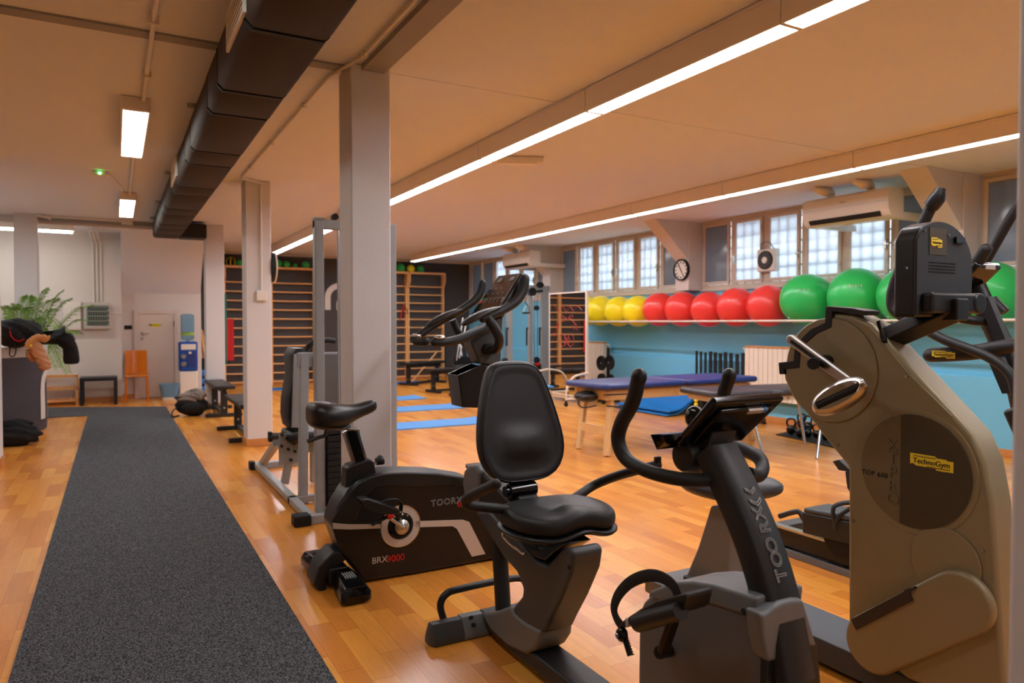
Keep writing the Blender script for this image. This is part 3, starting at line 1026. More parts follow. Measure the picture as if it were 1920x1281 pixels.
def aircon(yc, L, label, armside):
    x0 = 7.10
    t = thing('air_conditioner', label, 'air conditioner', (x0 + 0.12, yc, 2.48), 0, 'air conditioners under the ceiling')
    prof = [(0.24, 0.0), (0.24, 0.30), (0.21, 0.315), (0.04, 0.315), (0.012, 0.29), (0.0, 0.20), (0.006, 0.10), (0.035, 0.035), (0.09, 0.0)]
    z0 = 2.475
    rings = []
    for yy, s in ((yc - L / 2, 0.97), (yc - L / 2 + 0.02, 1), (yc + L / 2 - 0.02, 1), (yc + L / 2, 0.97)):
        rings.append([V((x0 + 0.12 + (a - 0.12) * s, yy, z0 + 0.157 + (b - 0.157) * s)) for a, b in prof])
    MB().loft(rings).build('case', 'white', t, smooth=35)
    MB().bar((x0 + 0.028, yc - L / 2 + 0.10, z0 + 0.045), (x0 + 0.028, yc + L / 2 - 0.09, z0 + 0.045), 0.055, 0.016, up=(1, 0, 0.75)).build('outlet_slot', 'rubber', t)
    MB().bar((x0 - 0.002, yc - L / 2 + 0.03, z0 + 0.175), (x0 - 0.002, yc + L / 2 - 0.03, z0 + 0.175), 0.004, 0.006).build('front_seam', 'alu', t)
    MB().bar((x0 - 0.002, yc - 0.03, z0 + 0.225), (x0 - 0.002, yc + 0.03, z0 + 0.225), 0.01, 0.004).build('badge', 'greypl', t)
    MB().bb(x0 + 0.22, 7.95, yc - L / 2 + 0.02, yc - L / 2 + 0.11, z0 + 0.0, z0 + 0.075).build('bracket', 'white', t, bevel=0.004)
    MB().bb(x0 + 0.22, 7.95, yc + L / 2 - 0.11, yc + L / 2 - 0.02, z0 + 0.0, z0 + 0.075).build('bracket', 'white', t, bevel=0.004)
    MB().bb(x0 + 0.24, x0 + 0.27, yc - L / 2, yc + L / 2, z0, z0 + 0.3).build('back_plate', 'white', t)
    for q in (-0.22, 0.28):
        MB().tube([(x0 - 0.12, yc + q, 2.885), (x0 + 0.02, yc + q - 0.02, 2.86), (x0 + 0.16, yc + q, 2.86), (x0 + 0.19, yc + q, 2.76)], [0.03, 0.05, 0.05, 0.03], n=12, up=(0, 1, 0)).build('pipe_cover', 'housing', t)
aircon(5.27, 1.08, 'white wall air conditioner under the ceiling right of the extractor fan', 1)
aircon(12.75, 1.12, 'white air conditioner farther away, above the cable machine and the bike console', 1)

# ================================================================= radiators, slats, weights by the wall
def radiator(y0, y1, z0, z1, label):
    t = thing('radiator', label, 'radiator', (7.8, (y0 + y1) / 2, z0), 0, 'white radiators under the windows')
    n = max(3, int(round((y1 - y0) / 0.08)))
    st = (y1 - y0) / n
    for i in range(n):
        y = y0 + i * st
        MB().bb(7.745, 7.835, y + 0.003, y + st - 0.003, z0, z1 - 0.035).bb(7.76, 7.83, y + 0.012, y + st - 0.012, z1 - 0.06, z1).build('section', 'radiator', t, bevel=0.006)
    MB().bb(7.75, 7.83, y0 + 0.005, y1 - 0.005, z1 - 0.030, z1 - 0.004).build('top_grille', 'base_wood', t)
    MB().bb(7.80, 7.878, y0 + 0.1, y0 + 0.14, z0 + 0.1, z0 + 0.14).bb(7.80, 7.878, y1 - 0.14, y1 - 0.1, z0 + 0.1, z0 + 0.14).build('wall_bracket', 'radiator', t)
    MB().tube([(7.79, y1 + 0.01, z1 - 0.05), (7.79, y1 + 0.06, z1 - 0.05), (7.84, y1 + 0.07, z1 - 0.12), (7.86, y1 + 0.07, 0.02)] if label.startswith('white radiator behind') else [(7.79, y0 - 0.01, z1 - 0.05), (7.79, y0 - 0.05, z1 - 0.05), (7.85, y0 - 0.06, z1 - 0.14), (7.85, y0 - 0.06, 0.02)], 0.012, n=8).build('pipe', 'radiator', t)
radiator(6.05, 7.28, 0.30, 1.045, 'white radiator behind the black treatment table, left of the bronze trainer')
radiator(10.63, 11.7, 0.30, 1.02, 'white sectional radiator between the mirror and the blue treatment table')

t = thing('slat_rack', 'row of upright black bars standing at the wall left of the larger radiator', 'rack', (7.78, 8.0, 0))
xs = [1307, 1315, 1323.5, 1333, 1342, 1351.5, 1361, 1371.5, 1383, 1394]
for i, px in enumerate(xs):
    w = 0.018 if i < 3 else 0.028
    p = HX(px, 690, 7.80)
    MB().bb(7.78, 7.80, p.y - w, p.y + w, 0.35, 0.935 - 0.01 * (i % 3)).build('bar', 'rubber', t, bevel=0.003)
MB().bb(7.80, 7.87, HX(1394, 690, 7.8).y - 0.05, HX(1307, 690, 7.8).y + 0.05, 0.36, 0.42).build('lower_rail', 'rubber', t)
MB().bb(7.80, 7.87, HX(1394, 690, 7.8).y - 0.05, HX(1307, 690, 7.8).y + 0.05, 0.0, 0.36).build('base', 'rubber', t)

# disc weights on a small stand beside the left radiator
t = thing('weight_tree', 'small black stand holding disc weights in front of the left radiator', 'weight stand', (7.5, 10.1, 0))
c = HX(1140, 685, 7.5)
MB().bb(7.48, 7.53, c.y - 0.02, c.y + 0.02, 0.02, 0.93).build('post', 'matte_black', t, bevel=0.004)
MB().bb(7.30, 7.70, c.y - 0.03, c.y + 0.03, 0, 0.04).bb(7.46, 7.55, c.y - 0.28, c.y + 0.28, 0, 0.04).build('base', 'matte_black', t, bevel=0.006)
for dy, z, rr in ((0.13, 0.66, 0.13), (-0.11, 0.68, 0.125), (-0.13, 0.36, 0.12), (0.12, 0.36, 0.12)):
    MB().cyl((7.43, c.y + dy, z), (7.55, c.y + dy * 0.5, z), 0.014, n=10).build('peg', 'chrome', t)
    d = MB().lathe([(0.02, 0), (rr * 0.7, 0), (rr * 0.78, 0.008), (rr * 0.95, 0.008), (rr, 0.0), (rr, -0.028), (0.02, -0.028)], (7.44, c.y + dy, z), (-1, 0, 0), 28).build('weight_disc', 'rubber', t)

# kettlebells on a rubber mat
mb = MB()
q = [HZ(1455, 816, 0), HZ(1500, 806, 0), HZ(1600, 826, 0), HZ(1570, 842, 0)]
mb.prism([V((v.x, v.y, 0.0)) for v in q], (0, 0, 0.012))
tag(mb.build('rubber_mat', 'rubber', smooth=0), 'thin dark rubber mat under the kettlebells', 'mat')
def kettlebell(px, py, s, label):
    p = HZ(px, py, 0.012)
    t = thing('kettlebell', label, 'kettlebell', (p.x, p.y, 0.012), 0.5, 'kettlebells on the rubber mat')
    c = V((p.x, p.y, 0.012 + 0.060 * s))
    MB().ball(c, (0.056 * s, 0.056 * s, 0.060 * s), 24, 16).build('weight', 'gloss', t)
    d = V((math.cos(0.5 - 1.2), math.sin(0.5 - 1.2), 0))
    MB().tube([c + d * -0.032 * s + V((0, 0, .04 * s)), c + d * -0.050 * s + V((0, 0, .09 * s)), c + d * -0.034 * s + V((0, 0, .135 * s)), c + d * 0.034 * s + V((0, 0, .135 * s)), c + d * 0.050 * s + V((0, 0, .09 * s)), c + d * 0.032 * s + V((0, 0, .04 * s))], 0.012 * s, n=10).build('handle', 'gloss', t)
kettlebell(1483, 815, 0.95, 'black kettlebell at the left front corner of the rubber mat')
kettlebell(1499, 820, 0.9, 'black kettlebell just right of the leftmost one on the mat')
kettlebell(1503, 805, 0.95, 'black kettlebell standing behind the two leftmost ones')
kettlebell(1515, 820, 0.85, 'black kettlebell left of the chrome table leg')
kettlebell(1514, 809, 0.95, 'black kettlebell at the back of the mat, handle above the others')
kettlebell(1531, 822, 0.8, 'black kettlebell right of the chrome table leg')
kettlebell(1548, 826, 0.75, 'smallest black kettlebell, nearest the bronze trainer')

# rolled deep blue mats leaning at the wall
def curved_mat(path, w, th, name, m, label, group, dirw=(0, 1, 0)):
    mb = MB()
    pp = spline(path, 6)
    mb.sheet([[p + V(dirw) * (w * (j / 6 - 0.5)) for j in range(7)] for p in pp], (0, 0, th))
    return tag(mb.build(name, m, bevel=0.004), label, 'mat', group)
for k in range(2):
    o = 0.05 * k
    x0 = 7.80 - 0.03 * k
    curved_mat([(x0, 8.65, 0.50 - o), (x0 - 0.18, 8.65, 0.36 - o), (x0 - 0.38, 8.65, 0.20 - o), (x0 - 0.56, 8.65, 0.105 - o), (x0 - 0.82, 8.6, 0.085 - o)], 1.25, 0.024, 'exercise_mat', 'mat_deep', ['upper thick deep blue mat curling down from the wall under the blue table', 'lower deep blue mat beneath the curling one under the blue table'][k], 'deep blue mats under the table')

# ================================================================= treatment tables
def pad_mesh(cx, cy, z, lx, ly, th, rot, rr=0.07):
    """rounded padded panel, centre top at z"""
    mb = MB()
    R = Matrix.Rotation(rot, 3, 'Z')
    def outline(g):
        out = []
        for sx, sy, a0 in ((1, 1, 0), (-1, 1, PI / 2), (-1, -1, PI), (1, -1, 1.5 * PI)):
            for i in range(5):
                a = a0 + i * PI / 8
                out.append(V((sx * (lx / 2 - rr) + (rr - g) * math.cos(a), sy * (ly / 2 - rr) + (rr - g) * math.sin(a), 0)))
        return out
    rings = []
    for g, h in ((0.02, -th), (0.0, -th + 0.012), (-0.004, -th / 2), (0.0, -0.016), (0.012, -0.004), (0.035, 0.0)):
        rings.append([V((cx, cy, z + h)) + R @ p for p in outline(g)])
    return mb.loft(rings)
t = thing('treatment_table', 'blue padded treatment table with beech legs in two cushioned halves', 'treatment table', (5.45, 6.3, 0), 0)
BT, BR = 0.735, 0.035
for cx, nm in ((4.87, 0), (6.03, 1)):
    pad_mesh(cx, 6.30 + (cx - 5.45) * BR, BT, 1.14, 0.72, 0.065, BR).build('cushion', 'blue_vinyl', t, smooth=60)
ap = MB()
for y in (6.02, 6.55):
    ap.bar((4.40, y - 0.03, BT - 0.125), (6.5, y + 0.03, BT - 0.125), 0.022, 0.10)
for x in (4.42, 5.38, 5.5, 6.48):
    ap.bar((x, 6.0, BT - 0.125), (x, 6.58, BT - 0.125), 0.022, 0.10)
ap.build('apron_frame', 'table_wood', t, bevel=0.003)
for x, foot in ((4.52, 4.36), (6.40, 6.42)):
    for y, fy in ((6.06, 5.92), (6.52, 6.42)):
        MB().bar((x, y, BT - 0.09), (foot, fy, 0.0), 0.045, 0.07, up=(0, 1, 0)).build('leg', 'table_wood', t, bevel=0.004)
    MB().bar((foot + 0.05 * (1 if x < 5 else -0), 5.97, 0.24), (foot + 0.05 * (1 if x < 5 else -0), 6.46, 0.24), 0.025, 0.09).build('crossbar', 'table_wood', t, bevel=0.003)
MB().tube([(4.30, 6.02, 0.62), (4.12, 6.02, 0.60), (4.08, 6.02, 0.55), (4.14, 6.02, 0.50), (4.3, 6.02, 0.51)], 0.008, n=8).build('wire_hook', 'matte_black', t)
MB().tube([(4.36, 5.98, 0.62), (4.62, 5.80, 0.63), (4.66, 5.78, 0.56), (4.60, 5.80, 0.50), (4.38, 5.95, 0.51)], 0.008, n=8).build('wire_hook', 'matte_black', t)
MB().ball((4.36, 6.28, 0.58), (0.12, 0.16, 0.06), 20, 12).build('head_cushion', 'vinyl', t)

t = thing('treatment_table', 'black padded treatment table on chrome legs behind the bike console', 'treatment table', (5.9, 5.3, 0), 0)
KR = -0.16
pad_mesh(5.55, 5.47, 0.675, 0.72, 0.68, 0.06, KR).build('cushion', 'table_black', t, smooth=60)
pad_mesh(6.38, 5.33, 0.675, 0.92, 0.68, 0.06, KR).build('cushion', 'table_black', t, smooth=60)
fr = MB()
RT = Matrix.Rotation(KR, 3, 'Z')
cc = V((5.98, 5.40, 0.585))
for sy in (-0.27, 0.27):
    fr.bar(cc + RT @ V((-0.70, sy, 0)), cc + RT @ V((0.80, sy, 0)), 0.03, 0.055)
for sx in (-0.70, 0.0, 0.80):
    fr.bar(cc + RT @ V((sx, -0.27, 0)), cc + RT @ V((sx, 0.27, 0)), 0.03, 0.055)
fr.build('frame', 'white', t, bevel=0.003)
bt = MB()
for sx in (-0.5, -0.35, 0.0, 0.12, 0.4, 0.6):
    a = cc + RT @ V((sx, -0.285, 0))
    bt.cyl(a, a + RT @ V((0, -0.012, 0)), 0.012, n=10)
bt.build('bolts', 'alu', t)
for (sx, sy), f in (((-0.35, -0.25), (5.60, 5.00)), ((-0.42, 0.25), (5.35, 5.62)), ((0.62, -0.25), (6.12, 4.80)), ((0.70, 0.25), (6.75, 5.45))):
    MB().cyl(cc + RT @ V((sx, sy, 0)), (f[0], f[1], 0.0), 0.015, n=12).build('leg', 'chrome', t)
# yellow chain of beads hanging at the table end
t = thing('bead_rope', 'short string of yellow balls hanging beside a black post below the blue table', 'bead rope', (6.9, 6.9, 0))
p = HX(1305, 745, 6.9)
for i in range(7):
    MB().ball((6.9, p.y, p.z + 0.06 - 0.055 * i + 0.06), 0.028, 14, 10).build('bead', 'ball_yellow', t)
MB().bb(6.905, 6.935, p.y - 0.10, p.y - 0.06, 0.02, p.z + 0.14).bb(6.8, 7.0, p.y - 0.12, p.y + 0.1, 0, 0.02).build('post', 'matte_black', t)
MB().cyl((6.9, p.y, p.z - 0.26), (6.9, p.y, p.z + 0.14), 0.004, n=6).bb(6.895, 6.92, p.y - 0.09, p.y + 0.005, p.z + 0.125, p.z + 0.14).build('cord', 'matte_black', t)
# low black step frame between the table legs
t = thing('floor_frame', 'low black metal bar with bolts on the floor behind the chrome table leg', 'equipment frame', (6.8, 6.3, 0))
a, b = HZ(1385, 797, 0.05), HZ(1433, 788, 0.05)
MB().bar((a.x, a.y, 0.05), (b.x, b.y, 0.05), 0.05, 0.06).build('bar', 'matte_black', t, bevel=0.004)
MB().cyl((a.x, a.y, 0.0), (a.x, a.y, 0.02), 0.03, n=12).cyl((b.x, b.y, 0.0), (b.x, b.y, 0.02), 0.03, n=12).build('foot', 'rubber', t)

# ================================================================= mats on the floor
def floor_mat(x0, x1, y0, y1, label, m='mat_blue', rot=0.0, group='light blue mats on the floor'):
    cx, cy = (x0 + x1) / 2, (y0 + y1) / 2
    R = Matrix.Rotation(rot, 3, 'Z')
    mb = MB()
    nx, ny = 24, 6
    g = [[V((cx, cy, 0)) + R @ V(((x1 - x0) * (i / nx - 0.5), (y1 - y0) * (j / ny - 0.5), 0.013 + (0.012 * ((i - nx + 2) / 2) ** 2 if i > nx - 2 else 0) + 0.0015 * math.sin(i * 0.9 + j)))  for i in range(nx + 1)] for j in range(ny + 1)]
    mb.sheet(g, (0, 0, 0.012))
    return tag(mb.build('exercise_mat', m), label, 'mat', group)
floor_mat(2.62, 4.48, 8.64, 9.24, 'light blue mat on the floor, nearest of the row right of the column')
floor_mat(3.12, 4.93, 10.40, 11.02, 'light blue mat, second nearest, its far end under the bike cup holder', rot=-0.02)
floor_mat(3.05, 4.86, 12.0, 12.6, 'blue mat, third from the near end beside the column')
floor_mat(4.9, 6.1, 15.2, 15.75, 'deep blue mat lying farthest away at the foot of the wall bars', 'mat_deep')
floor_mat(2.5, 3.3, 15.0, 15.5, 'deep blue mat on the far floor between the middle column and the weight machine', 'mat_deep')

# ================================================================= standing mirror
MY0, MY1, MX, MZ0, MZ1 = 9.86, 10.98, 6.83, 0.06, 1.87
t = thing('standing_mirror', 'tall rolling mirror with red marker scribbles reflecting the wall bars', 'mirror', (MX, (MY0 + MY1) / 2, 0))
MB().bb(MX - 0.004, MX + 0.004, MY0, MY1, MZ0 + 0.02, MZ1).build('mirror_glass', 'mirror', t, smooth=0)
f = MB()
f.bb(MX - 0.012, MX + 0.03, MY0 - 0.03, MY0, MZ0, MZ1 + 0.02); f.bb(MX - 0.012, MX + 0.03, MY1, MY1 + 0.02, MZ0, MZ1 + 0.02)
f.bb(MX - 0.012, MX + 0.03, MY0, MY1, MZ1, MZ1 + 0.02); f.bb(MX - 0.012, MX + 0.03, MY0, MY1, MZ0, MZ0 + 0.02)
f.build('frame', 'white_tube', t, bevel=0.003)
MB().bb(MX + 0.005, MX + 0.02, MY0, MY1, MZ0 + 0.02, MZ1).build('back_board', 'white', t, smooth=0)
XM = MX - 0.007
def mk(l): return [HX(860 + x / 4.27, 460 + y / 4.27, XM) for x, y in l]
MB().tube(mk([(768, 488), (800, 532), (830, 482), (862, 532), (888, 482), (920, 528), (950, 482), (985, 518)]), 0.0028, n=6, k=1).build('marker_scribble', 'marker', t)
MB().tube(mk([(805, 590), (830, 560), (845, 600), (825, 612), (850, 575), (870, 600), (895, 560), (915, 570), (895, 590), (880, 570), (905, 600)]), 0.003, n=6, k=3).build('marker_scribble', 'marker', t)
MB().tube(mk([(905, 600), (940, 640), (932, 672), (915, 655), (930, 625), (950, 680)]), 0.003, n=6, k=3).build('marker_scribble', 'marker', t)
MB().tube(mk([(800, 610), (800, 650), (785, 670), (780, 645), (798, 630), (775, 720), (765, 728), (762, 700)]), 0.003, n=6, k=3).build('marker_scribble', 'marker', t)
MB().tube(mk([(863, 765), (838, 710), (812, 725), (808, 780), (835, 812), (863, 765), (890, 710), (915, 725), (920, 780), (892, 812)]), 0.0035, n=6, k=3, closed=True).build('marker_scribble', 'marker', t)
MB().tube(mk([(866, 765), (852, 735), (842, 765), (852, 800), (866, 765), (878, 735), (888, 765), (878, 800)]), 0.003, n=6, k=3, closed=True).build('marker_scribble', 'marker', t)
for y, nm in ((MY0 - 0.05, 'front'), (MY1 + 0.05, 'rear')):
    MB().tube([(MX - 0.42, y, 0.10), (MX - 0.40, y, 0.30), (MX - 0.28, y, 0.47), (MX - 0.08, y, 0.52), (MX + 0.02, y, 0.53)], 0.018, n=10).build('leg', 'white_tube', t)
    MB().cyl((MX - 0.42, y, 0.115), (MX + 0.35, y, 0.115), 0.018, n=10).build('foot_tube', 'white_tube', t)
    for xx in (MX - 0.42, MX + 0.33):
        MB().cyl((xx, y - 0.012, 0.035), (xx, y + 0.012, 0.035), 0.035, n=16).bb(xx - 0.012, xx + 0.012, y - 0.018, y + 0.018, 0.04, 0.10).build('castor', 'rubber', t)
MB().bb(MX - 0.01, MX + 0.02, MY0 - 0.05, MY1 + 0.05, 0.10, 0.13).build('crossbar', 'white_tube', t)
# low blue topped step by the mirror
t = thing('step_stool', 'low stool with blue pad on chrome legs in front of the mirror', 'stool', (6.1, 10.2, 0))
MB().bb(5.93, 6.30, 10.0, 10.5, 0.29, 0.33).build('seat', 'mat_blue', t, bevel=0.012)
MB().bb(5.95, 6.28, 10.02, 10.48, 0.265, 0.29).build('frame', 'matte_black', t)
for a, b in ((5.97, 10.04), (6.26, 10.04), (5.97, 10.46), (6.26, 10.46)):
    MB().cyl((a, b, 0.27), (a + (0.04 if a > 6.1 else -0.04), b, 0.0), 0.011, n=8).build('leg', 'chrome', t)

# ================================================================= cable machine
CY = 12.35
t = thing('cable_machine', 'tall grey double pulley cable machine beside the mirror at the windows', 'cable machine', (7.1, CY, 0))
def cp(x, y=600): return HY(x, y, CY).x
zt = 2.08
for px, w in ((955, 0.10), (994, 0.08), (1021, 0.16)):
    x = cp(px)
    MB().bb(x - w / 2, x + w / 2, CY - 0.04, CY + 0.04, 0.08, zt).build('upright', 'greymetal', t, bevel=0.006)
MB().bb(cp(948), cp(1029), CY - 0.05, CY + 0.05, 0, 0.08).bb(cp(948), cp(955), CY - 0.5, CY + 0.4, 0, 0.07).bb(cp(1022), cp(1029), CY - 0.5, CY + 0.4, 0, 0.07).build('base', 'greymetal', t, bevel=0.005)
MB().bb(cp(985), cp(1029), CY - 0.035, CY + 0.035, zt - 0.05, zt + 0.03).bb(cp(948), cp(996), CY - 0.03, CY + 0.03, zt - 0.17, zt - 0.11).build('top_beam', 'greymetal', t, bevel=0.005)
for px in (944, 947.5, 1002, 1008):
    MB().cyl((cp(px), CY, 0.08), (cp(px), CY, zt - 0.12), 0.009, n=8).build('guide_rod', 'chrome', t)
for px, z in ((945, 0.25), (1005, 0.25)):
    x = cp(px)
    for i in range(9):
        MB().bb(x - 0.09, x + 0.09, CY - 0.045, CY + 0.045, 0.10 + i * 0.05, 0.147 + i * 0.05).build('weight_plate', 'rubber', t, bevel=0.002)
    MB().ball((x, CY - 0.03, 0.62), (0.07, 0.05, 0.07), 14, 10).build('selector', 'rubber', t)
    MB().bb(x - 0.05, x + 0.05, CY - 0.07, CY - 0.05, 0.52, 0.57).build('red_label', 'red', t)
c = V((cp(995), CY - 0.09, 1.98))
MB().cyl(c, c + V((0, 0.05, 0)), 0.085, n=24).bar(c, c + V((0.22, 0, 0.02)), 0.03, 0.05).build('pulley', 'rubber', t)
c = V((cp(1010), CY - 0.05, 2.12))
MB().ball(c, (0.09, 0.05, 0.06), 16, 10).build('pulley', 'rubber', t)
MB().ball((cp(1003), CY - 0.06, 1.66), (0.07, 0.03, 0.05), 14, 8).build('pulley', 'rubber', t)
for px in (943, 980, 1004):
    x = cp(px)
    MB().tube([(x + 0.09, CY - 0.05, 1.26), (x + 0.02, CY - 0.14, 1.26), (x, CY - 0.16, 1.22), (x, CY - 0.16, 0.92)], 0.017, n=8, k=3).build('handle', 'rubber', t)
MB().tube([(cp(983), CY - 0.1, 1.88), (cp(979), CY - 0.12, 1.78), (cp(985), CY - 0.12, 1.68), (cp(987), CY - 0.12, 1.58)], 0.007, n=6).build('cable', 'rubber', t)
MB().cyl((cp(974), CY - 0.12, 1.56), (cp(988), CY - 0.12, 1.56), 0.016, n=8).build('pull_bar', 'rubber', t)
MB().tube([(cp(981), CY - 0.12, 1.72), (cp(974), CY - 0.12, 1.56)], 0.003, n=5, k=1).build('cable', 'alu', t)
small = HX(1008, 517, 7.6)

# ================================================================= benches
def bench(x, y, L, z, label, group, rot=0.0, along='x', white=False):
    t = thing('weight_bench', label, 'bench', (x, y, 0), rot, group)
    R = Matrix.Translation(V((x, y, 0))) @ Matrix.Rotation(rot, 4, 'Z')
    def B(name, m, *boxes, bevel=0.006):
        mb = MB()
        for b in boxes:
            x0, x1, y0, y1, z0, z1 = b
            vs = [R @ V((a, c, d)) for a in (x0, x1) for c in (y0, y1) for d in (z0, z1)]
            mb.add(vs, [(0, 1, 3, 2), (4, 6, 7, 5), (0, 4, 5, 1), (2, 3, 7, 6), (0, 2, 6, 4), (1, 5, 7, 3)])
        mb.build(name, m, t, bevel=bevel)
    B('seat_pad', 'vinyl', (-L / 2, -L / 2 + 0.32, -0.14, 0.14, z - 0.055, z), bevel=0.018)
    B('back_pad', 'vinyl', (-L / 2 + 0.34, L / 2, -0.14, 0.14, z - 0.055, z), bevel=0.018)
    B('spine', 'matte_black', (-L / 2 + 0.08, L / 2 - 0.08, -0.03, 0.03, z - 0.11, z - 0.055))
    for q in (-L / 2 + 0.14, L / 2 - 0.16):
        B('post', 'matte_black', (q - 0.03, q + 0.03, -0.045, 0.045, 0.05, z - 0.10))
        B('foot_bar', 'matte_black', (q - 0.035, q + 0.035, -0.25, 0.25, 0.0, 0.05))
        B('bolt', 'alu', (q - 0.035, q - 0.03, -0.012, 0.012, 0.12, 0.145), (q - 0.012, q + 0.012, -0.05, -0.045, 0.12, 0.145), bevel=0)
    B('base_rail', 'matte_black', (-L / 2 + 0.14, L / 2 - 0.16, -0.025, 0.025, 0.02, 0.06))
    return t
g = 'black weight benches'
bench(1.37, 11.70, 1.4, 0.46, 'black weight bench beside the third column next to the backpack', g, PI / 2)
bench(1.36, 9.20, 1.38, 0.44, 'black weight bench half hidden behind the middle column', g, PI / 2)
bench(5.95, 13.15, 1.3, 0.47, 'nearest black bench of the cluster at the far right end of the room', g, 0.15)
bench(6.05, 15.1, 1.3, 0.5, 'farthest black bench close to the right wall bars', g, 0.5)
bench(7.0, 13.9, 1.5, 0.46, 'low black bench in front of the turquoise wall at the far end', g, 0.0)
bench(5.9, 12.1, 1.1, 0.45, 'black bench nearest to the cup holder, left of the cable machine', g, 0.1)
t = thing('plyo_box', 'upright black box standing in the far corner behind the benches', 'box', (7.15, 15.3, 0))
MB().bb(6.98, 7.33, 15.2, 15.5, 0, 0.56).build('box_body', 'rubber', t, bevel=0.01)
MB().bb(6.99, 7.32, 15.21, 15.49, 0.56, 0.575).build('lid', 'matte_black', t, bevel=0.004)
mb = MB().cyl(HY(773, 715, 15.9), HY(819, 660, 15.9), 0.016, n=8)
tag(mb.build('wooden_stick', 'wood'), 'wooden stick leaning against a bench before the right wall bars', 'stick')
t = thing('ski_trainer', 'silver metal uprights leaning in the far corner by the turquoise wall', 'equipment stand', (7.0, 14.6, 0))
for a, b in (((856, 676), (868, 596)), ((861, 672), (876, 598)), ((866, 668), (862, 640))):
    MB().cyl(HY(a[0], a[1], 14.6), HY(b[0], b[1], 14.7), 0.018, n=8).build('upright', 'alu', t)
MB().bb(6.55, 7.0, 14.5, 14.8, 0.0, 0.42).build('base_unit', 'matte_black', t, bevel=0.01)
mb = MB().ball((6.62, 13.55, 0.13), (0.19, 0.19, 0.13), 24, 14)
tag(mb.build('balance_dome', 'mat_deep'), 'shiny blue half ball on the floor among the far benches', 'balance dome')
# wooden sticks and blue mats stored by the third column
t = thing('stick_bundle', 'bundle of wooden sticks standing in a black bin left of the third column', 'sticks', (1.5, 15.6, 0))
for i in range(6):
    a = HY(378 + i * 2.0, 640, 15.6)
    MB().cyl((a.x + 0.02 * i, 15.6, 0.3), (a.x - 0.09, 15.6 + 0.03 * (i % 3), 1.15 + 0.08 * (i % 2) + (0.3 if i == 2 else 0)), 0.016, n=8).build('stick', 'wood', t)
p = HY(387, 640, 15.6)
MB().bb(p.x - 0.13, p.x + 0.17, 15.45, 15.75, 0.35, 0.66).bb(p.x - 0.11, p.x + 0.15, 15.47, 15.73, 0, 0.36).build('bin', 'rubber', t, bevel=0.01)
for i in range(3):
    p = HY(377, 700 + i * 12, 14.95)
    mb = MB().bb(p.x - 0.12, p.x + 0.35, 14.95, 15.35, 0.02 + 0.15 * i, 0.15 + 0.15 * i)
    tag(mb.build('folded_mat', 'mat_deep', bevel=0.05, seg=4), ['bottom', 'middle', 'top'][i] + ' deep blue folded mat of the stack behind the third column', 'mat', 'folded deep blue mats')

# ================================================================= rear left: door, chair, cooler, tables
YA = 14.6
a, b = HY(257, 588, YA), HY(328, 588, YA)
r = thing('door_1', None, None, ((a.x + b.x) / 2, YA, 0)); r['kind'] = 'structure'
DW0, DW1, DH = a.x + 0.015, b.x - 0.02, 1.52
MB().bb(DW0 + 0.003, DW1 - 0.003, YA - 0.03, YA - 0.005, 0.01, DH).build('door_leaf', 'door', r, bevel=0.003)
MB().bb(DW0 - 0.07, DW0, YA - 0.04, YA - 0.001, 0, DH + 0.07).bb(DW1, DW1 + 0.07, YA - 0.04, YA - 0.001, 0, DH + 0.07).bb(DW0, DW1, YA - 0.04, YA - 0.001, DH + 0.003, DH + 0.07).build('door_frame', 'door', r, bevel=0.004)
h = HY(266, 626, YA - 0.04)
MB().cyl((h.x, YA - 0.032, h.z), (h.x, YA - 0.045, h.z), 0.026, n=16).cyl((h.x, YA - 0.04, h.z), (h.x, YA - 0.09, h.z), 0.009, n=8).cyl((h.x, YA - 0.085, h.z), (h.x + 0.11, YA - 0.085, h.z), 0.009, n=8).cyl((h.x, YA - 0.032, h.z - 0.09), (h.x, YA - 0.045, h.z - 0.09), 0.024, n=16).build('door_handle', 'chrome', r)
s0, s1 = HY(283, 607, YA - 0.035), HY(300, 613, YA - 0.035)
MB().bb(s0.x, s1.x, YA - 0.036, YA - 0.030, s1.z, s0.z).build('door_sign', 'ball_yellow', r)
text('PRIVATO', 0.052, ((s0.x + s1.x) / 2, YA - 0.038, (s0.z + s1.z) / 2), (1, 0, 0), (0, 0, 1), 'ink', r, align='CENTER', name='sign_text')
MB().bb(DW1 - 0.008, DW1 + 0.006, YA - 0.048, YA - 0.036, 1.30, 1.40).bb(DW1 - 0.008, DW1 + 0.006, YA - 0.048, YA - 0.036, 0.15, 0.25).build('hinge', 'greypl', r)
t = thing('light_switch', 'black rectangular switch plate on the wall left of the door', 'switch', (0.2, YA, 1.28))
p = HY(240.5, 614, YA)
MB().bb(p.x - 0.06, p.x + 0.06, YA - 0.014, YA - 0.001, p.z - 0.035, p.z + 0.035).build('plate', 'gloss', t, bevel=0.004)
MB().bb(p.x - 0.04, p.x + 0.04, YA - 0.018, YA - 0.014, p.z - 0.02, p.z + 0.02).build('rocker', 'gloss', t, bevel=0.003)

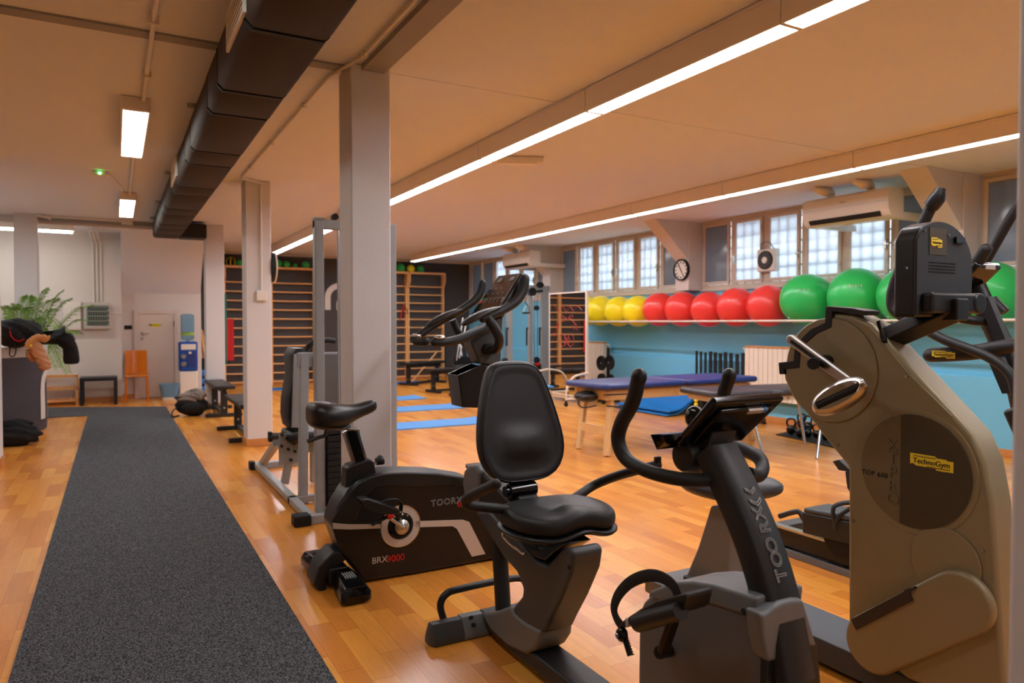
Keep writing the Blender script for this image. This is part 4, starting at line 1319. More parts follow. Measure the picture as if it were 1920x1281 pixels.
# transparent orange chair
t = thing('plastic_chair', 'transparent orange plastic chair in front of the white door', 'chair', (0.32, 14.1, 0))
cx0, cx1, cy0, cy1 = 0.145, 0.49, 13.95, 14.35
for x, y, sx in ((cx0, cy0, 1), (cx1, cy0, -1), (cx0, cy1, 1), (cx1, cy1, -1)):
    MB().bar((x + sx * 0.012, y, 0.43), (x, y, 0), 0.028, 0.028, up=(0, 1, 0)).build('leg', 'orange', t, bevel=0.005)
MB().bb(cx0 - 0.01, cx1 + 0.01, cy0 - 0.01, cy1 + 0.01, 0.43, 0.455).build('seat', 'orange', t, bevel=0.01)
bk = MB()
bk.sheet([[V((cx0 + (cx1 - cx0) * i / 8, cy1 + 0.03 - 0.05 * (1 - ((i - 4) / 4) ** 2) * -1 + 0.05 * (j / 5), 0.455 + 0.42 * j / 5)) for i in range(9)] for j in range(6)], (0, 0.014, 0))
bk.build('backrest', 'orange', t, bevel=0.003)
mb = MB()
# waste bin with a blue bag
t = thing('waste_bin', 'small waste bin lined with a pale blue bag beside the water cooler', 'waste bin', (0.83, 14.2, 0))
def rr_ring(cx, cy, w, d, z, wob=0, ph=0):
    out = []
    for i in range(24):
        a = i * PI / 12
        x = max(-1, min(1, 1.25 * math.cos(a))) * w / 2
        y = max(-1, min(1, 1.25 * math.sin(a))) * d / 2
        k = 1 + wob * math.sin(i * 2.3 + ph)
        out.append(V((cx + x * k, cy + y * k, z + wob * 0.1 * math.sin(i * 1.7))))
    return out
bx, by = 0.835, 14.12
MB().loft([rr_ring(bx, by, 0.24, 0.2, 0.0), rr_ring(bx, by, 0.30, 0.26, 0.26)]).build('bin_body', 'white', t)
MB().loft([rr_ring(bx, by, 0.25, 0.22, 0.05, 0.02), rr_ring(bx, by, 0.29, 0.25, 0.16, 0.04, 1), rr_ring(bx, by, 0.33, 0.29, 0.25, 0.03, 2), rr_ring(bx, by, 0.345, 0.30, 0.285, 0.05), rr_ring(bx, by, 0.27, 0.23, 0.27, 0.05)]).build('bin_bag', 'binbag', t, smooth=60)
# water cooler
t = thing('water_cooler', 'white and blue water cooler with an upturned bottle beside the door', 'water cooler', (1.13, 14.1, 0))
wx, wy = 1.14, 14.16
MB().bb(wx - 0.15, wx + 0.15, wy - 0.15, wy + 0.15, 0.03, 0.50).build('body', 'white', t, bevel=0.02)
MB().bb(wx - 0.13, wx + 0.13, wy - 0.13, wy + 0.13, 0, 0.03).build('plinth', 'rubber', t)
MB().bb(wx - 0.152, wx + 0.152, wy - 0.155, wy + 0.15, 0.50, 1.03).build('dispenser_housing', 'cooler_blue', t, bevel=0.03)
MB().bb(wx - 0.12, wx + 0.12, wy - 0.161, wy - 0.15, 0.885, 0.985).build('name_plate', 'white', t, bevel=0.003)
MB().bb(wx - 0.02, wx + 0.125, wy - 0.160, wy - 0.15, 0.58, 0.85).build('recess', M['blue_vinyl'], t, bevel=0.003)
MB().bb(wx + 0.0, wx + 0.045, wy - 0.17, wy - 0.15, 0.81, 0.85).build('tap', 'white', t, bevel=0.003)
for z in (0.63, 0.765):
    MB().lathe([(0.0, 0.03), (0.036, 0.03), (0.045, 0.02), (0.048, 0.0), (0, 0)], (wx - 0.08, wy - 0.155, z), (0, -1, 0), 20).build('dial', 'alu', t)
MB().lathe([(0.03, 1.0), (0.03, 1.045), (0.09, 1.06), (0.11, 1.09), (0.11, 1.20), (0.105, 1.21), (0.11, 1.22), (0.11, 1.29), (0.105, 1.30), (0.11, 1.31), (0.11, 1.40), (0.105, 1.41), (0.11, 1.42), (0.11, 1.50), (0.08, 1.525), (0.0, 1.53)], (wx, wy, 0), (0, 0, 1), 28).build('water_bottle', 'bottle', t, smooth=60)
MB().lathe([(0.1115, 1.14), (0.1115, 1.19)], (wx, wy, 0), (0, 0, 1), 28).build('bottle_label', mat('green_label', (150, 180, 60), 0.5), t)

# fuse boxes on the wall
YB = 14.28
def wpt(x, y): return HY(x, y, YB)
t = thing('fuse_box', 'grey electrical fuse panel with a glazed front on the rear wall', 'fuse box', (-0.3, YB, 1.3))
a, b = wpt(157, 567), wpt(207, 617)
MB().bb(a.x, b.x, YB - 0.10, YB - 0.001, b.z, a.z).build('case', 'desk_top', t, bevel=0.008)
MB().bb(a.x + 0.04, b.x - 0.02, YB - 0.106, YB - 0.10, b.z + 0.055, a.z - 0.05).build('glazed_door', 'glassy', t)
f = MB()
n = 4
for i in range(n):
    z = b.z + 0.075 + i * (a.z - b.z - 0.13) / n
    f.bb(a.x + 0.06, b.x - 0.05, YB - 0.110, YB - 0.105, z, z + 0.012)
    for k in range(9):
        f.bb(a.x + 0.07 + k * 0.035, a.x + 0.09 + k * 0.035, YB - 0.112, YB - 0.105, z + 0.025, z + 0.05)
f.build('breakers', 'rubber', t, smooth=0)
t = thing('wall_cabinet', 'white flat meter cabinet on the wall left of the fuse box', 'cabinet', (-0.7, YB, 1.3))
a, b = wpt(118, 565), wpt(152.5, 619)
MB().bb(a.x, b.x, YB - 0.09, YB - 0.001, b.z, a.z).build('case', 'white', t, bevel=0.008)
MB().bb(a.x + 0.02, b.x - 0.02, YB - 0.096, YB - 0.09, b.z + 0.02, a.z - 0.05).build('cover', 'white', t, bevel=0.004)
mb = MB()
for px in (175, 182, 189.5):
    p = wpt(px, 500)
    mb.tube([(p.x, YB - 0.02, 1.56), (p.x, YB - 0.02, 2.72), (p.x - 0.03, YB - 0.05, 2.80), (p.x - 0.04, 13.4, CZ - 0.03)], 0.014, n=8, k=1)
tag(mb.build('cable_conduit', 'white'), 'three parallel white conduits running down to the fuse box', 'conduit')
mb = MB().bb(wpt(209, 586).x, 0.098, YB - 0.02, YB - 0.001, wpt(209, 588).z, wpt(209, 585).z)
tag(mb.build('cable_conduit', 'white'), 'short level conduit from the fuse box to the wall corner', 'conduit')

# black side table and shoe rack
def leg4(t, x0, x1, y0, y1, z, w, m):
    for x in (x0, x1 - w):
        for y in (y0, y1 - w):
            MB().bb(x, x + w, y, y + w, 0, z).build('leg', m, t, bevel=0.003)
t = thing('side_table', 'low black square side table against the rear wall', 'table', (-0.32, 14.0, 0))
a, b = HZ(149, 757, 0), HZ(222, 754, 0)
tx0, tx1 = a.x + 0.02, b.x - 0.01
MB().bb(tx0, tx1, 13.70, 14.2, 0.40, 0.455).build('tabletop', 'matte_black', t, bevel=0.003)
leg4(t, tx0, tx1, 13.70, 14.2, 0.40, 0.055, 'matte_black')
t = thing('shoe_rack', 'wooden slatted shoe rack partly behind the reception desk', 'shoe rack', (-0.9, 14.0, 0))
sx1 = HZ(149, 757, 0).x - 0.01
sx0 = sx1 - 0.75
for x in (sx0, sx1 - 0.03):
    for y in (13.86, 14.14):
        MB().bb(x, x + 0.03, y, y + 0.03, 0, 0.50).build('post', 'wood', t, bevel=0.003)
for z in (0.09, 0.29, 0.49):
    MB().bb(sx0, sx1, 13.86, 13.88, z - 0.025, z + 0.005).bb(sx0, sx1, 14.14, 14.16, z - 0.025, z + 0.005).build('rail', 'wood', t, bevel=0.002)
    s = MB()
    for i in range(18):
        x = sx0 + 0.02 + i * (0.71 / 17)
        s.bb(x - 0.009, x + 0.009, 13.84, 14.18, z + 0.006, z + 0.018)
    s.build('slats', 'wood', t)

# ================================================================= reception desk
DCX, DCY, DR = -1.68, 10.55, 0.93
def desk_outline(R, z, ext=3.8):
    pts = [V((DCX, DCY + R, z))]
    for i in range(25):
        a = PI / 2 - i * PI / 24
        pts.append(V((DCX + R * math.cos(a), DCY + R * math.sin(a), z)))
    pts += [V((DCX - ext, DCY - R, z)), V((DCX - ext, DCY + R, z))]
    return pts[1:]
t = thing('reception_desk', 'dark grey reception desk with a rounded end and pale top', 'desk', (DCX, DCY, 0))
MB().loft([desk_outline(DR, 0.07), desk_outline(DR, 0.96)]).build('front_panel', 'desk', t, smooth=60)
MB().loft([desk_outline(DR - 0.025, 0.0), desk_outline(DR - 0.025, 0.07)]).build('plinth', 'base_wood', t, smooth=60)
MB().loft([desk_outline(DR + 0.015, 0.96), desk_outline(DR + 0.015, 1.08)]).build('counter_top', 'desk_top', t, smooth=60, bevel=0.008)
def on_desk(ang, z, off=0.004):
    return V((DCX + (DR + off) * math.cos(ang), DCY + (DR + off) * math.sin(ang), z))
def desk_band(pairs):
    """pairs of (angle_left, angle_right, z)"""
    mb = MB()
    grid = []
    for a0, a1, z in pairs:
        grid.append([on_desk(a0 + (a1 - a0) * i / 4, z, 0.006) for i in range(5)])
    vs = [p for r_ in grid for p in r_]
    c = V((DCX, DCY, 0))
    mb.sheet(grid, (0, 0, 0))
    return mb
def ang_of(px, z):
    # the visible intersection of the pixel column with the rounded end at height z
    best = None
    for i in range(600):
        a = -PI / 2 + i * PI / 600
        p = on_desk(a, z, 0)
        n = V((math.cos(a), math.sin(a), 0))
        d = p - EYE
        if d.dot(n) > 0:
            continue
        k = d.dot(CFW)
        u = 960 + F * d.dot(CRT) / k
        if best is None or abs(u - px) < best[0]:
            best = (abs(u - px), a)
    return best[1]
def zof(px, py, ang):
    p = on_desk(ang, 1, 0)
    k = (p - EYE).dot(CFW)
    return HC + (607 - py) * k / F
rows = [((75, 787), (83, 787)), ((75, 760), (83, 760)), ((75.2, 735), (82.5, 735)), ((76, 718), (83, 722)), ((78, 706), (85, 711)), ((82, 697), (88, 702)), ((86.5, 693), (90, 697))]
pr = []
for (x0, y0), (x1, y1) in rows:
    aa, ab = ang_of(x0, 0.6), ang_of(x1, 0.6)
    pr.append([on_desk(aa + (ab - aa) * i / 4, zof(x0, y0 + (y1 - y0) * i / 4, aa), 0.006) for i in range(5)])
MB().sheet(pr, (0.004, -0.003, 0)).build('emblem_arch', 'white', t)
a0, a1 = ang_of(87.5, 0.6), ang_of(90.0, 0.6)
MB().sheet([[on_desk(a0 + (a1 - a0) * i / 3, zof(88, y, a0), 0.006) for i in range(4)] for y in (783, 750, 730)], (0.004, -0.003, 0)).build('emblem_stroke', 'white', t)

# things heaped on the desk
random.seed(5)
def wob(seed, amp):
    rs = random.Random(seed)
    ks = [(rs.uniform(1.5, 5), rs.uniform(1.5, 5), rs.uniform(1.5, 5), rs.uniform(0, 6)) for _ in range(6)]
    return lambda d: 1 + amp * sum(math.sin(a * d.x * 2 + b * d.y * 2 + c * d.z * 2 + e) for a, b, c, e in ks) / 2.2
YD = 9.80
def dk(x, y, Y=YD): return HY(x, y, Y)
t = thing('backpack', 'black backpack with red trim lying on the reception desk', 'backpack', (-1.5, YD, 1.08))
c = dk(30, 622)
c.z = 1.08 + 0.165
MB().ball(c, (0.26, 0.20, 0.16), 36, 24, wob(3, .10)).build('bag_body', 'cloth_black', t, smooth=60)
c2 = dk(38, 612); c2.y -= 0.05; c2.z = 1.30
MB().ball(c2, (0.10, 0.09, 0.10), 24, 16, wob(4, .06)).build('rolled_hood', 'cloth_black', t, smooth=60)
MB().tube([dk(14, 612, 9.62), dk(20, 640, 9.60), dk(18, 665, 9.60), dk(26, 668, 9.6), dk(30, 655, 9.6), dk(24, 640, 9.6)], 0.016, n=8, ry=0.006).build('strap', 'rubber', t)
MB().tube([dk(18, 615, 9.60), dk(22, 632, 9.58), dk(34, 640, 9.58), dk(46, 636, 9.60)], 0.006, n=8).build('red_piping', 'red', t)
t = thing('black_jacket', 'black jacket draped over the desk end with one sleeve hanging down', 'jacket', (-1.0, 10.1, 1.08))
sh = [(56, 618), (62, 595), (66, 612), (80, 622), (98, 620), (112, 617), (121, 610), (122, 620)]
g = []
for i, (x, y) in enumerate(sh):
    row = []
    for j in range(6):
        p = dk(x + j * 0.5, y + j * (646 - y) / 5.0, 9.98 - 0.06 * math.sin(j * 1.3 + i))
        row.append(p)
    g.append(row)
MB().sheet(g, (0.0, -0.07, 0)).build('jacket_body', 'cloth_black', t, bevel=0.015, subd=1)
sl = MB()
rings = []
for (x, y, w) in ((112, 628, 11), (124, 634, 11), (131, 646, 12), (133, 660, 13), (134, 672, 13.5), (134, 684, 14)):
    p = dk(x, y, 10.02)
    R = w * 9.6 / F * 0.9
    rings.append([p + V((math.cos(q * PI / 8) * R, math.sin(q * PI / 8) * R * 0.55, 0.015 * math.sin(q * 2))) for q in range(16)])
sl.loft(rings).build('sleeve', 'cloth_black', t, subd=1)
MB().ball(dk(125, 640, 9.98), (0.09, 0.07, 0.10), 20, 14, wob(8, .1)).build('crumpled_cuff', 'cloth_black', t)
t = thing('tan_coat', 'tan coat with a belted cuff hanging over the front of the reception desk', 'coat', (-1.1, 9.7, 0.8))
def fold_tube(pts, r, name, m, ry, seed):
    rs_ = random.Random(seed)
    mb = MB().tube(pts, r, n=20, k=8, ry=ry)
    n_ = 20
    for i, v in enumerate(mb.v):
        ring, q = i // n_, i % n_
        v += V((1, 0.5, 0.6)) * (0.010 * math.sin(ring * 0.9 + q * 1.3) + 0.006 * math.sin(q * 2.1 - ring * 1.7))
    return mb.build(name, m, t, subd=1, smooth=80)
fold_tube([dk(60, 640, 9.58), dk(69, 655, 9.55), dk(77, 670, 9.56), dk(84, 684, 9.57), dk(87, 693, 9.58)], [0.075, 0.09, 0.085, 0.082, 0.06], 'coat_sleeve', 'cloth_tan', 0.042, 2)
fold_tube([dk(54, 655, 9.60), dk(57, 668, 9.59), dk(66, 676, 9.59)], [0.05, 0.06, 0.03], 'coat_fold', 'cloth_tan', 0.03, 4)
fold_tube([dk(52, 652, 9.50), dk(58, 640, 9.48), dk(68, 633, 9.50), dk(80, 634, 9.54), dk(90, 637, 9.58)], [0.045, 0.05, 0.04, 0.045, 0.05], 'cuff', mat('light_tan', (206, 146, 88), 0.55), 0.022, 6)
MB().cyl(dk(58, 648, 9.44), dk(58, 648, 9.425), 0.012, n=12).build('button', 'ball_yellow', t)
# bag on the floor by the desk
p = HZ(28, 836, 0)
t = thing('duffel_bag', 'black soft bag slumped on the floor in front of the reception desk', 'bag', (p.x, p.y + 0.1, 0))
MB().ball((p.x - 0.02, p.y + 0.03, 0.12), (0.26, 0.18, 0.13), 32, 20, wob(21, .09)).build('bag_body', 'cloth_black', t, smooth=60)
MB().ball((p.x, p.y + 0.03, 0.22), (0.15, 0.10, 0.07), 24, 14, wob(23, .15)).build('bag_flap', 'cloth_black', t, smooth=60)

# backpack by the third column
p = HZ(362, 782, 0)
t = thing('backpack', 'black and grey backpack slumped on the wooden floor beside the third column', 'backpack', (p.x, p.y, 0))
k = 11.2 / F * 0.98
MB().ball((p.x, p.y + 0.14, 0.15), (0.22, 0.15, 0.15), 36, 22, wob(31, .05)).build('bag_body', 'cloth_black', t, smooth=60)
MB().ball((p.x - 0.02, p.y + 0.12, 0.27), (0.19, 0.12, 0.09), 30, 18, wob(34, .13)).build('grey_top', 'cloth_grey', t, smooth=60)
MB().ball((p.x + 0.06, p.y + 0.10, 0.31), (0.10, 0.08, 0.09), 24, 14, wob(35, .15)).build('grey_flap', 'cloth_grey', t, smooth=60)
MB().ball((p.x, p.y + 0.01, 0.14), (0.15, 0.05, 0.08), 24, 14, wob(36, .04)).build('front_pocket', 'cloth_black', t, smooth=60)
MB().tube([(p.x - 0.17, p.y + 0.1, 0.16), (p.x - 0.26, p.y + 0.05, 0.10), (p.x - 0.27, p.y, 0.02), (p.x - 0.18, p.y, 0.03)], 0.014, n=8, ry=0.006).build('strap', 'rubber', t)
MB().tube([(p.x + 0.19, p.y + 0.1, 0.18), (p.x + 0.27, p.y + 0.05, 0.12), (p.x + 0.28, p.y, 0.03), (p.x + 0.20, p.y, 0.03)], 0.014, n=8, ry=0.006).build('strap', 'rubber', t)

# ================================================================= palm behind the desk
t = thing('potted_palm', 'tall green feathery palm behind the reception desk', 'palm', (-1.12, 11.85, 0))
PB = V((-1.12, 11.85, 0))
MB().lathe([(0.0, 0.0), (0.15, 0.0), (0.20, 0.36), (0.21, 0.38), (0.18, 0.38), (0.17, 0.33), (0.0, 0.33)], PB, (0, 0, 1), 28).build('pot', 'terracotta', t)
MB().lathe([(0.0, 0.335), (0.168, 0.335)], PB, (0, 0, 1), 20).build('soil', 'rubber', t)
rnd = random.Random(11)
fr = [  # tip pixel, height bend
    ((88, 541), 12.0), ((54, 556), 11.9), ((118, 545), 12.2), ((6, 575), 11.7), ((133, 560), 12.0), ((30, 572), 12.2),
    ((172, 572), 11.6), ((150, 625), 11.5), ((162, 600), 12.0), ((70, 560), 12.3), ((110, 690), 11.3), ((140, 655), 11.6), ((60, 600), 11.3), ((100, 580), 12.5), ((20, 600), 12.0), ((128, 700), 11.5), ((105, 560), 11.6), ((40, 548 + 30), 11.5)]
for i, ((tx, ty), yy) in enumerate(fr):
    yy = 11.75 + (yy - 11.9) * 0.45
    tip = HY(tx, ty, yy)
    base = PB + V((rnd.uniform(-.05, .05), rnd.uniform(-.05, .05), 0.34))
    low = ty > 640
    mid = base.lerp(tip, 0.36) + V((0, 0, 0.26 if not low else 0.80))
    m2 = base.lerp(tip, 0.74) + V((0, 0, 0.22 if not low else 0.46))
    pp = spline([base, mid, m2, tip], 9)
    frond = MB().tube(pp, [0.010, 0.007, 0.003], n=6, k=1).build('frond', 'stem', t)
    lf = MB()
    n = len(pp)
    fine = []
    for a in range(n - 1):
        for q in range(2):
            fine.append((pp[a].lerp(pp[a + 1], q / 2), (pp[a + 1] - pp[a]).normalized(), (a + q / 2) / (n - 1)))
    for (p, d, s) in fine:
        if s < 0.32:
            continue
        side = d.cross(V((0, 0, 1)))
        if side.length < .05:
            side = V((1, 0, 0))
        side.normalize()
        L = (0.04 + 0.20 * math.sin(min(1, (1.06 - s) / 0.62) * PI * 0.62)) * rnd.uniform(.85, 1.1)
        for sg in (-1, 1):
            dr = (side * sg * 0.95 + d * 0.5 + V((0, 0, 0.10 + rnd.uniform(-.1, .1)))).normalized()
            e = p + dr * L + V((0, 0, -0.22 * L))
            mdl = p + dr * L * 0.5
            w = d.cross(dr).cross(dr).normalized() * 0.0075
            lf.add([p, mdl + w, e, mdl - w, mdl + V((0, 0, .002))], [(0, 1, 4), (1, 2, 4), (2, 3, 4), (3, 0, 4)])
    lf.build('leaflets', 'leaf', frond, smooth=0)

# ================================================================= weight machine behind the nearest column
t = thing('leg_extension_machine', 'grey steel leg machine with black seat and weight stack behind the nearest column', 'weight machine', (1.3, 5.8, 0))
GY = 4.95
def gx(px, y=GY): return HY(px, 600, y).x
ZT = 2.055
x0, x1 = gx(589), gx(606)
xr = gx(741)
MB().bb(x0, x1, GY - 0.035, GY + 0.035, 0.05, ZT).build('tower_post', 'greymetal', t, bevel=0.006)
MB().bb(xr - 0.05, xr, GY - 0.035, GY + 0.035, 0.05, ZT).build('tower_post', 'greymetal', t, bevel=0.006)
MB().bb(x0, xr, GY - 0.03, GY + 0.03, ZT - 0.06, ZT + 0.005).build('top_beam', 'greymetal', t, bevel=0.006)
MB().bb(x0 - 0.004, x0 + 0.075, GY - 0.04, GY + 0.04, ZT, ZT + 0.015).build('end_plate', 'greymetal', t, bevel=0.004)
MB().bb(x0 - 0.05, xr + 0.05, GY - 0.10, GY - 0.03, 0, 0.06).build('front_foot_bar', 'greymetal', t, bevel=0.006)
MB().bb(1.02, 1.13, GY - 0.13, GY - 0.02, 0, 0.075).build('rubber_foot', 'rubber', t, bevel=0.01)
MB().bb(1.11, 1.17, GY - 0.05, 7.00, 0.015, 0.065).build('side_rail', 'greymetal', t, bevel=0.006)
MB().bb(1.11, 1.55, 5.42, 5.48, 0.015, 0.065).bb(1.09, 1.60, 6.94, 7.02, 0, 0.06).build('cross_rail', 'greymetal', t, bevel=0.006)
MB().bb(1.07, 1.12, 6.93, 7.03, 0, 0.075).build('rubber_foot', 'rubber', t, bevel=0.008)
MB().bar(HY(568, 944, 5.45), HY(570, 662, 5.55), 0.065, 0.06, up=(0, 1, 0)).build('inner_post', 'greymetal', t, bevel=0.006)
MB().bar(HY(590, 1000, 5.30), HY(590, 1000, 5.30) + V((0.1, 0, 0)), 0.05, 0.05).build('stub', 'greymetal', t)
MB().bb(1.20, 1.52, 5.52, 5.56, 1.02, 1.13).build('shroud_rail', 'greymetal', t, bevel=0.006)
MB().bb(1.32, 1.50, 5.48, 5.51, 0.30, 1.12).build('shroud_panel', 'greypl', t, bevel=0.006)
MB().bar(HY(557, 664, 5.95), HY(553, 802, 5.9), 0.05, 0.035, up=(0, 1, 0)).build('back_support', 'greymetal', t, bevel=0.005)
MB().tube([HY(576, 655, 5.55), HY(580, 648, 5.5), HY(590, 641, 5.5), HY(610, 638, 5.5), HY(628, 640, 5.5)], 0.022, n=10).build('handle', 'foam', t)
# back pad: curved side profile, faces the corridor
prof = [(540, 652), (533, 664), (535, 700), (531, 722), (527, 745), (526, 775), (530, 795), (540, 803), (560, 803)]
front = [HY(a, b, 6.22) for a, b in prof]
rings = []
for i in range(9):
    w = -0.165 + 0.33 * i / 8
    k = 0.012 * (abs(w) / 0.165) ** 4
    rings.append([V((p.x + k + 0.0, 6.13 + w, p.z)) for p in front] + [V((p.x + 0.085 - k, 6.13 + w, p.z)) for p in reversed(front)])
MB().loft(rings).build('back_pad', 'vinyl', t, bevel=0.02, seg=3, smooth=60)
pad_mesh(1.42, 6.10, 0.47, 0.40, 0.40, 0.09, 0.0, rr=0.05).build('seat_pad', 'vinyl', t, smooth=60)
MB().bb(1.15, 1.33, 6.0, 6.02, 0.20, 0.455).build('cam_plate', 'greymetal', t, bevel=0.01)
for a, b in ((528, 815), (538, 822), (550, 831), (527, 836), (540, 842), (552, 846), (545, 862)):
    p = HY(a, b, 5.99)
    MB().cyl(p, p + V((0, -0.035, 0)), 0.012, n=10).build('adjustment_pin', 'rubber', t)
MB().bb(1.34, 1.37, 5.95, 6.05, 0.20, 0.42).build('cam_edge', 'rubber', t)
MB().cyl(HY(510, 819, 6.3), HY(528, 819, 6.1), 0.032, n=16).build('leg_roller', 'foam', t)
q = HY(507, 819, 6.3)
MB().bb(q.x - 0.015, q.x + 0.01, 6.26, 6.34, q.z - 0.04, q.z + 0.04).build('roller_cap', 'rubber', t)
MB().bar(HZ(492, 870, 0.05), HY(519, 830, 6.1), 0.06, 0.05, up=(0, 1, 0)).build('brace', 'greymetal', t, bevel=0.005)
MB().bar((1.2, 6.04, 0.04), (1.24, 6.04, 0.24), 0.06, 0.05, up=(0, 1, 0)).build('brace', 'greymetal', t, bevel=0.005)
MB().bb(1.25, 1.5, 6.03, 6.2, 0.28, 0.40).build('seat_frame', 'greymetal', t, bevel=0.005)
MB().bb(1.42, 1.48, 6.05, 6.11, 0.02, 0.30).build('seat_post', 'greymetal', t, bevel=0.005)
for i in range(12):
    MB().bb(gx(609), gx(609) + 0.24, GY - 0.06, GY + 0.06, 0.08 + i * 0.042, 0.118 + i * 0.042).build('weight_plate', 'rubber', t, bevel=0.003)
MB().bb(gx(612), gx(612) + 0.20, GY - 0.05, GY + 0.05, 0.59, 0.645).build('top_plate', 'matte_black', t, bevel=0.004)
xx = gx(636)
MB().cyl((xx, GY, 0.64), (xx, GY, 0.78), 0.018, n=12).build('selector_stem', 'matte_black', t)
for dx in (-0.006, 0.012):
    MB().cyl((xx + dx, GY + dx, 0.6), (xx + dx, GY + dx, ZT - 0.06), 0.008, n=10).build('guide_rod', 'chrome', t)
MB().cyl((gx(629), GY - 0.02, ZT + 0.03), (gx(629) + 0.0, GY + 0.03, ZT + 0.03), 0.022, n=16).build('pulley', 'rubber', t)

# ================================================================= upright exercise bike (left)
t = thing('exercise_bike', 'black upright exercise bike with a saddle and white ring around the crank', 'exercise bike', (1.5, 3.70, 0))
YN, YFAR = 3.605, 3.79
def pn(l, y=YN): return HYs(l, y)
body = [(683, 1092), (641, 1040), (630, 1010), (622, 984), (634, 950), (652, 920), (668, 903), (690, 893), (720, 888), (760, 887), (820, 889), (880, 897), (925, 915), (945, 960), (948, 1044), (915, 1051), (800, 1073)]
P = pn(body)
MB().prism(P, (0, YFAR - YN, 0)).build('body_shell', mat('bike_shell', (17, 17, 19), 0.3, bump=0.1, bscale=500), t, bevel=0.018, seg=4, smooth=50)
# raised matt top cover
cov = [(626, 972), (637, 948), (656, 920), (672, 905), (692, 894), (720, 887), (760, 885), (820, 887), (885, 897), (885, 914), (840, 909), (780, 914), (730, 912), (703, 916), (688, 930), (676, 952), (668, 976), (655, 980), (628, 980)]
C2 = [p + V((0, -0.006, 0)) for p in pn(cov)]
MB().prism(C2, (0, YFAR - YN + 0.012, 0)).build('top_cover', 'black', t, bevel=0.012, seg=3, smooth=50)
s = MB()
for i in range(3):
    s.bar(pn([(846 + 6 * i, 897)], YN - 0.010)[0], pn([(858 + 6 * i, 913)], YN - 0.010)[0], 0.004, 0.004)
s.build('vent_grooves', 'rubber', t)
cc = HY(750.5, 986, YN)
def ringband(c, r0, r1, y, th, a0=0, a1=2 * PI, n=48):
    full = abs(a1 - a0) > 6.28
    pts = []
    rings = []
    m = n if full else n + 1
    for i in range(m):
        a = a0 + (a1 - a0) * i / n
        d = V((math.cos(a), 0, math.sin(a)))
        rings.append([V((c.x, y, c.z)) + d * r0, V((c.x, y, c.z)) + d * r1, V((c.x, y + th, c.z)) + d * r1, V((c.x, y + th, c.z)) + d * r0])
    return MB().loft(rings, cap=not full, closed=full)
ringband(cc, 0.072, 0.108, YN - 0.005, 0.006).build('ring_stripe', 'silver', t, smooth=30)
ringband(cc, 0.108, 0.112, YN - 0.007, 0.008).build('ring_edge', 'chrome', t, smooth=30)
MB().prism(pn([(779, 978), (868, 975), (880, 979), (910, 1039), (885, 1044), (857, 992), (849, 987), (779, 989)], YN - 0.005), (0, 0.006, 0)).build('side_stripe', 'silver', t)
MB().prism(pn([(624, 981), (655, 983.5), (716, 983.5), (716, 991), (655, 993), (625, 992)], YN - 0.005), (0, 0.006, 0)).build('side_stripe', 'silver', t)
MB().lathe([(0.074, 0), (0.06, 0.012), (0.0, 0.012)], V((cc.x, YN, cc.z)), (0, -1, 0), 28).build('crank_boss', 'gloss', t)
MB().lathe([(0.035, 0.0), (0.04, 0.02), (0.03, 0.03), (0.012, 0.035), (0.01, 0.05), (0, 0.05)], V((cc.x, YN - 0.012, cc.z)), (0, -1, 0), 28).build('crank_hub', 'alu', t)
def yx(px, py, y): return HY(px, py, y)
MB().bar((cc.x, YN - 0.05, cc.z), yx(728, 970, YN - 0.06), 0.016, 0.034, up=(0, 1, 0)).build('crank_arm', 'alu', t, bevel=0.005)
# pedal and strap
pd = MB()
pp = [yx(a, b, YN - 0.15) for a, b in ((677, 938), (690, 936), (722, 946), (752, 958), (748, 966), (722, 965), (700, 960), (684, 952))]
pd.prism(pp, (0, 0.09, 0))
ped = pd.build('pedal', 'black', t, bevel=0.005)
MB().tube([yx(706, 945, YN - 0.10), yx(722, 939, YN - 0.13), yx(742, 936, YN - 0.14), (yx(752, 944, YN - 0.14)), yx(751, 957, YN - 0.12)], 0.018, n=8, ry=0.004).build('strap', 'rubber', ped)
MB().bar(yx(697, 984, YN - 0.12), yx(737, 964, YN - 0.11), 0.014, 0.02, up=(0, 1, 0)).build('strap_end', 'rubber', ped, bevel=0.003)
p = yx(731, 966, YN - 0.13)
MB().cyl(p + V((-0.014, 0, -0.004)), p + V((0.016, 0, 0.004)), 0.020, n=14).build('red_reflector', 'red', ped, bevel=0.003)
# sleeve, post, saddle
MB().prism(pn([(648, 931), (650, 880), (656, 874), (694, 861), (702, 866), (707, 892), (690, 897), (668, 915), (655, 930)], 3.65), (0, 0.10, 0)).build('post_sleeve', 'black', t, bevel=0.01, seg=3)
a, b = HY(674, 868, 3.70), HY(656, 806, 3.70)
MB().bar(a - (b - a) * 0.3, b, 0.045, 0.085, up=(1, 0, 0)).build('seat_post', 'chrome', t, bevel=0.006)
MB().bar(a - (b - a) * 0.1 + V((0.0, -0.024, 0)), b + V((0, -0.024, 0)), 0.003, 0.05, up=(1, 0, 0)).build('post_slot', 'gloss', t)
MB().bar(HY(590, 801, 3.70), HY(672, 805, 3.70), 0.06, 0.014).build('saddle_rail', 'alu', t, bevel=0.004)
MB().lathe([(0.07, 0), (0.06, 0.02), (0.04, 0.025), (0, 0.025)], HY(633, 802, 3.70), (0, 0, 1), 20).build('saddle_clamp', 'matte_black', t)
MB().tube([HY(612, 808, 3.66), HY(609, 817, 3.66), HY(600, 820, 3.66), HY(576, 828, 3.66)], 0.010, n=8, k=2).build('adjust_lever', 'matte_black', t)
p = HY(699, 870, 3.68)
MB().cyl(p, p + V((0.04, -0.0, 0.012)), 0.008, n=10).build('knob_stem', 'chrome', t)
c = HY(711, 864, 3.68)
